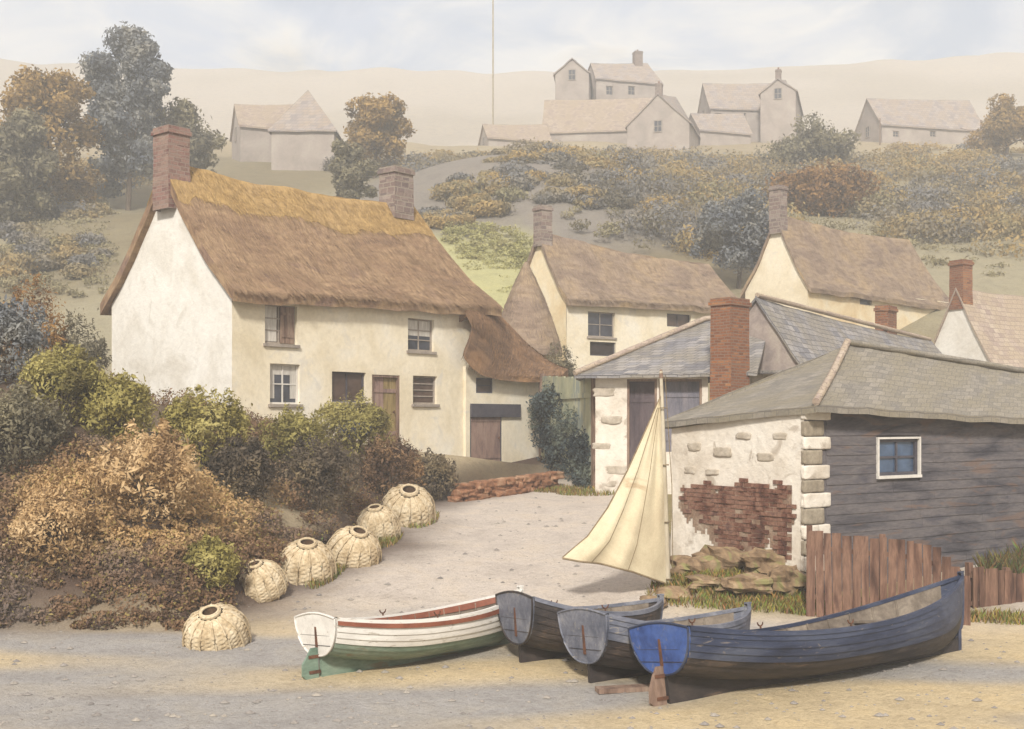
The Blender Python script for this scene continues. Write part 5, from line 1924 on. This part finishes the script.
scrub('hillside_scrub', 'low ochre, brown and blue-grey scrub over the hillside', [
    ([(600, 160), (770, 150), (775, 260), (700, 255), (600, 205)], 120, 74, 118, (1.0, 2.4)),
    ([(770, 150), (1024, 170), (1024, 260), (940, 250), (850, 215), (775, 200)], 150, 74, 120, (1.0, 2.4)),
    ([(425, 212), (540, 240), (545, 250), (425, 222)], 22, 82, 95, (.4, .8)),
    ([(0, 190), (110, 180), (110, 215), (0, 240)], 22, 64, 90, (.6, 1.4)),
    ([(410, 170), (470, 140), (630, 145), (700, 160), (640, 165), (500, 158), (430, 195)], 34, 98, 130, (.8, 1.6)),
    ([(430, 195), (500, 160), (600, 158), (650, 190), (640, 215), (560, 200), (480, 215)], 120, 84, 104, (.4, 1.2)),
    ([(190, 128), (410, 135), (420, 180), (300, 165), (200, 150)], 60, 84, 118, (.9, 1.9)),
    ([(0, 120), (215, 115), (190, 175), (60, 200), (0, 190)], 95, 70, 108, (1.0, 2.4)),
    ([(20, 190), (110, 200), (100, 290), (0, 280)], 14, 50, 80, (.5, 1.2)),
    ([(900, 130), (1024, 140), (1024, 175), (900, 165)], 16, 112, 134, (.8, 1.5))],
    [(118, 110, 92), (138, 136, 134), (160, 144, 108), (186, 158, 102), (152, 144, 110)], .15, 760, 21)

scrub('field_grass', 'short tufted yellow-green grass of the small field behind the thatch', [
    ([(418, 214), (540, 235), (545, 290), (500, 300), (430, 225)], 150, 58, 86, (.2, .5))],
    [(150, 146, 92), (176, 170, 112), (188, 182, 126), (162, 152, 104)], .09, 130, 31)
scrub('hillside_grass', 'pale dry grass tufts over the open slope', [
    ([(0, 170), (110, 180), (110, 300), (0, 290)], 130, 48, 96, (.25, .7)),
    ([(560, 160), (1024, 160), (1024, 290), (930, 270), (780, 215), (700, 262), (560, 225)], 260, 62, 120, (.3, .8))],
    [(130, 120, 90), (158, 148, 112), (174, 162, 126), (142, 132, 104)], .11, 110, 41)

# ================================================================== air, sky, sun, camera
hz = MB()
hz.abox(-275, 275, -48, 350, -4.0, 125)
ho = hz.build('haze', new_mat('haze_air')[0], None, V(0, 0, 0))
hm = ho.data.materials[0]
nt = hm.node_tree
pv = N(nt, 'ShaderNodeVolumePrincipled')
pv.inputs['Color'].default_value = (.90, .92, .915, 1)
pv.inputs['Density'].default_value = HAZE
pv.inputs['Anisotropy'].default_value = .2
nt.links.new(pv.outputs[0], [n for n in nt.nodes if n.type == 'OUTPUT_MATERIAL'][0].inputs['Volume'])
ho['kind'] = 'stuff'
ho['label'] = 'pale haze over the hillside'

SD = V(-.10, -.78, .60).normalized()
el = math.asin(SD.z); rot = math.atan2(SD.x, SD.y)
W = bpy.data.worlds.new('World'); S.world = W; W.use_nodes = True
nt = W.node_tree; nt.nodes.clear()
L = nt.links
sky = N(nt, 'ShaderNodeTexSky', sky_type='NISHITA', sun_disc=False)
sky.sun_elevation = el; sky.sun_rotation = rot
sky.air_density = 1.0; sky.dust_density = 3.0
tc = N(nt, 'ShaderNodeTexCoord')
sep = N(nt, 'ShaderNodeSeparateXYZ'); L.new(tc.outputs['Generated'], sep.inputs[0])
mp = N(nt, 'ShaderNodeMapping'); mp.inputs['Scale'].default_value = (1, 1, 2.6); L.new(tc.outputs['Generated'], mp.inputs['Vector'])
nz = N(nt, 'ShaderNodeTexNoise', Scale=6.5, Detail=7.0, Roughness=.58, Distortion=.4); L.new(mp.outputs[0], nz.inputs['Vector'])
hgt = N(nt, 'ShaderNodeMath', operation='MULTIPLY_ADD'); L.new(nz.outputs['Fac'], hgt.inputs[0]); hgt.inputs[1].default_value = .24; L.new(sep.outputs['Z'], hgt.inputs[2])
# cloud colour: cream low down, paler grey above
cl = ramp(nt, hgt.outputs[0], [(SKYK * .56, SKYK * .51, SKYK * .43, 1), (SKYK * .68, SKYK * .63, SKYK * .55, 1), (SKYK * .80, SKYK * .79, SKYK * .77, 1), (SKYK * .46, SKYK * .54, SKYK * .68, 1), (SKYK * .66, SKYK * .62, SKYK * .66, 1)], .31, .50)
nz2 = N(nt, 'ShaderNodeTexNoise', Scale=6.0, Detail=6.0, Roughness=.6, Distortion=.8); L.new(mp.outputs[0], nz2.inputs['Vector'])
gap = ramp(nt, nz2.outputs['Fac'], [(0, 0, 0, 1), (.6, .6, .6, 1)], .52, .66)
dp = N(nt, 'ShaderNodeVectorMath', operation='DOT_PRODUCT'); L.new(tc.outputs['Generated'], dp.inputs[0]); dp.inputs[1].default_value = (-.203, .929, .31)
blue_gap = ramp(nt, dp.outputs['Value'], [(0, 0, 0, 1), (.75, .75, .75, 1)], .982, .999)
nb = ramp(nt, nz.outputs['Fac'], [(0, 0, 0, 1), (1, 1, 1, 1)], .38, .58)
bf = mixc(nt, 1.0, blue_gap, nb, 'MULTIPLY')
cl = mixc(nt, bf, cl, (SKYK * .40, SKYK * .50, SKYK * .68, 1))
colr = mixc(nt, gap, cl, sky.outputs[0])
bg = N(nt, 'ShaderNodeBackground'); bg.inputs['Strength'].default_value = .1
L.new(colr, bg.inputs['Color'])
ow = N(nt, 'ShaderNodeOutputWorld'); L.new(bg.outputs[0], ow.inputs['Surface'])

sl = bpy.data.lights.new('sun', 'SUN'); sl.energy = SUN; sl.angle = math.radians(7); sl.color = (1.0, .965, .91)
so = bpy.data.objects.new('sun', sl); COL.objects.link(so)
so.rotation_euler = SD.to_track_quat('Z', 'Y').to_euler()
so.location = (-20, -30, 60)

cam = bpy.data.cameras.new('camera'); co = bpy.data.objects.new('camera', cam); COL.objects.link(co)
co.location = (0, 0, CH); co.rotation_euler = (PI / 2, 0, 0)
cam.lens = 36.0 * FPX / 1024.0; cam.sensor_width = 36; cam.sensor_fit = 'HORIZONTAL'
cam.shift_y = (HY - 364.5) / 1024.0
cam.clip_start = .1; cam.clip_end = 3000
S.camera = co
S.render.resolution_x = 1024; S.render.resolution_y = 729
S.view_settings.view_transform = 'Standard'; S.view_settings.look = 'None'
S.view_settings.exposure = EXPO; S.view_settings.gamma = 1.0
S.view_settings.use_curve_mapping = False
S.cycles.use_denoising = True
S.cycles.max_bounces = 6; S.cycles.diffuse_bounces = 3; S.cycles.glossy_bounces = 2
S.cycles.volume_bounces = 2; S.cycles.transparent_max_bounces = 8
S.cycles.use_adaptive_sampling = True
S.cycles.sample_clamp_indirect = 6
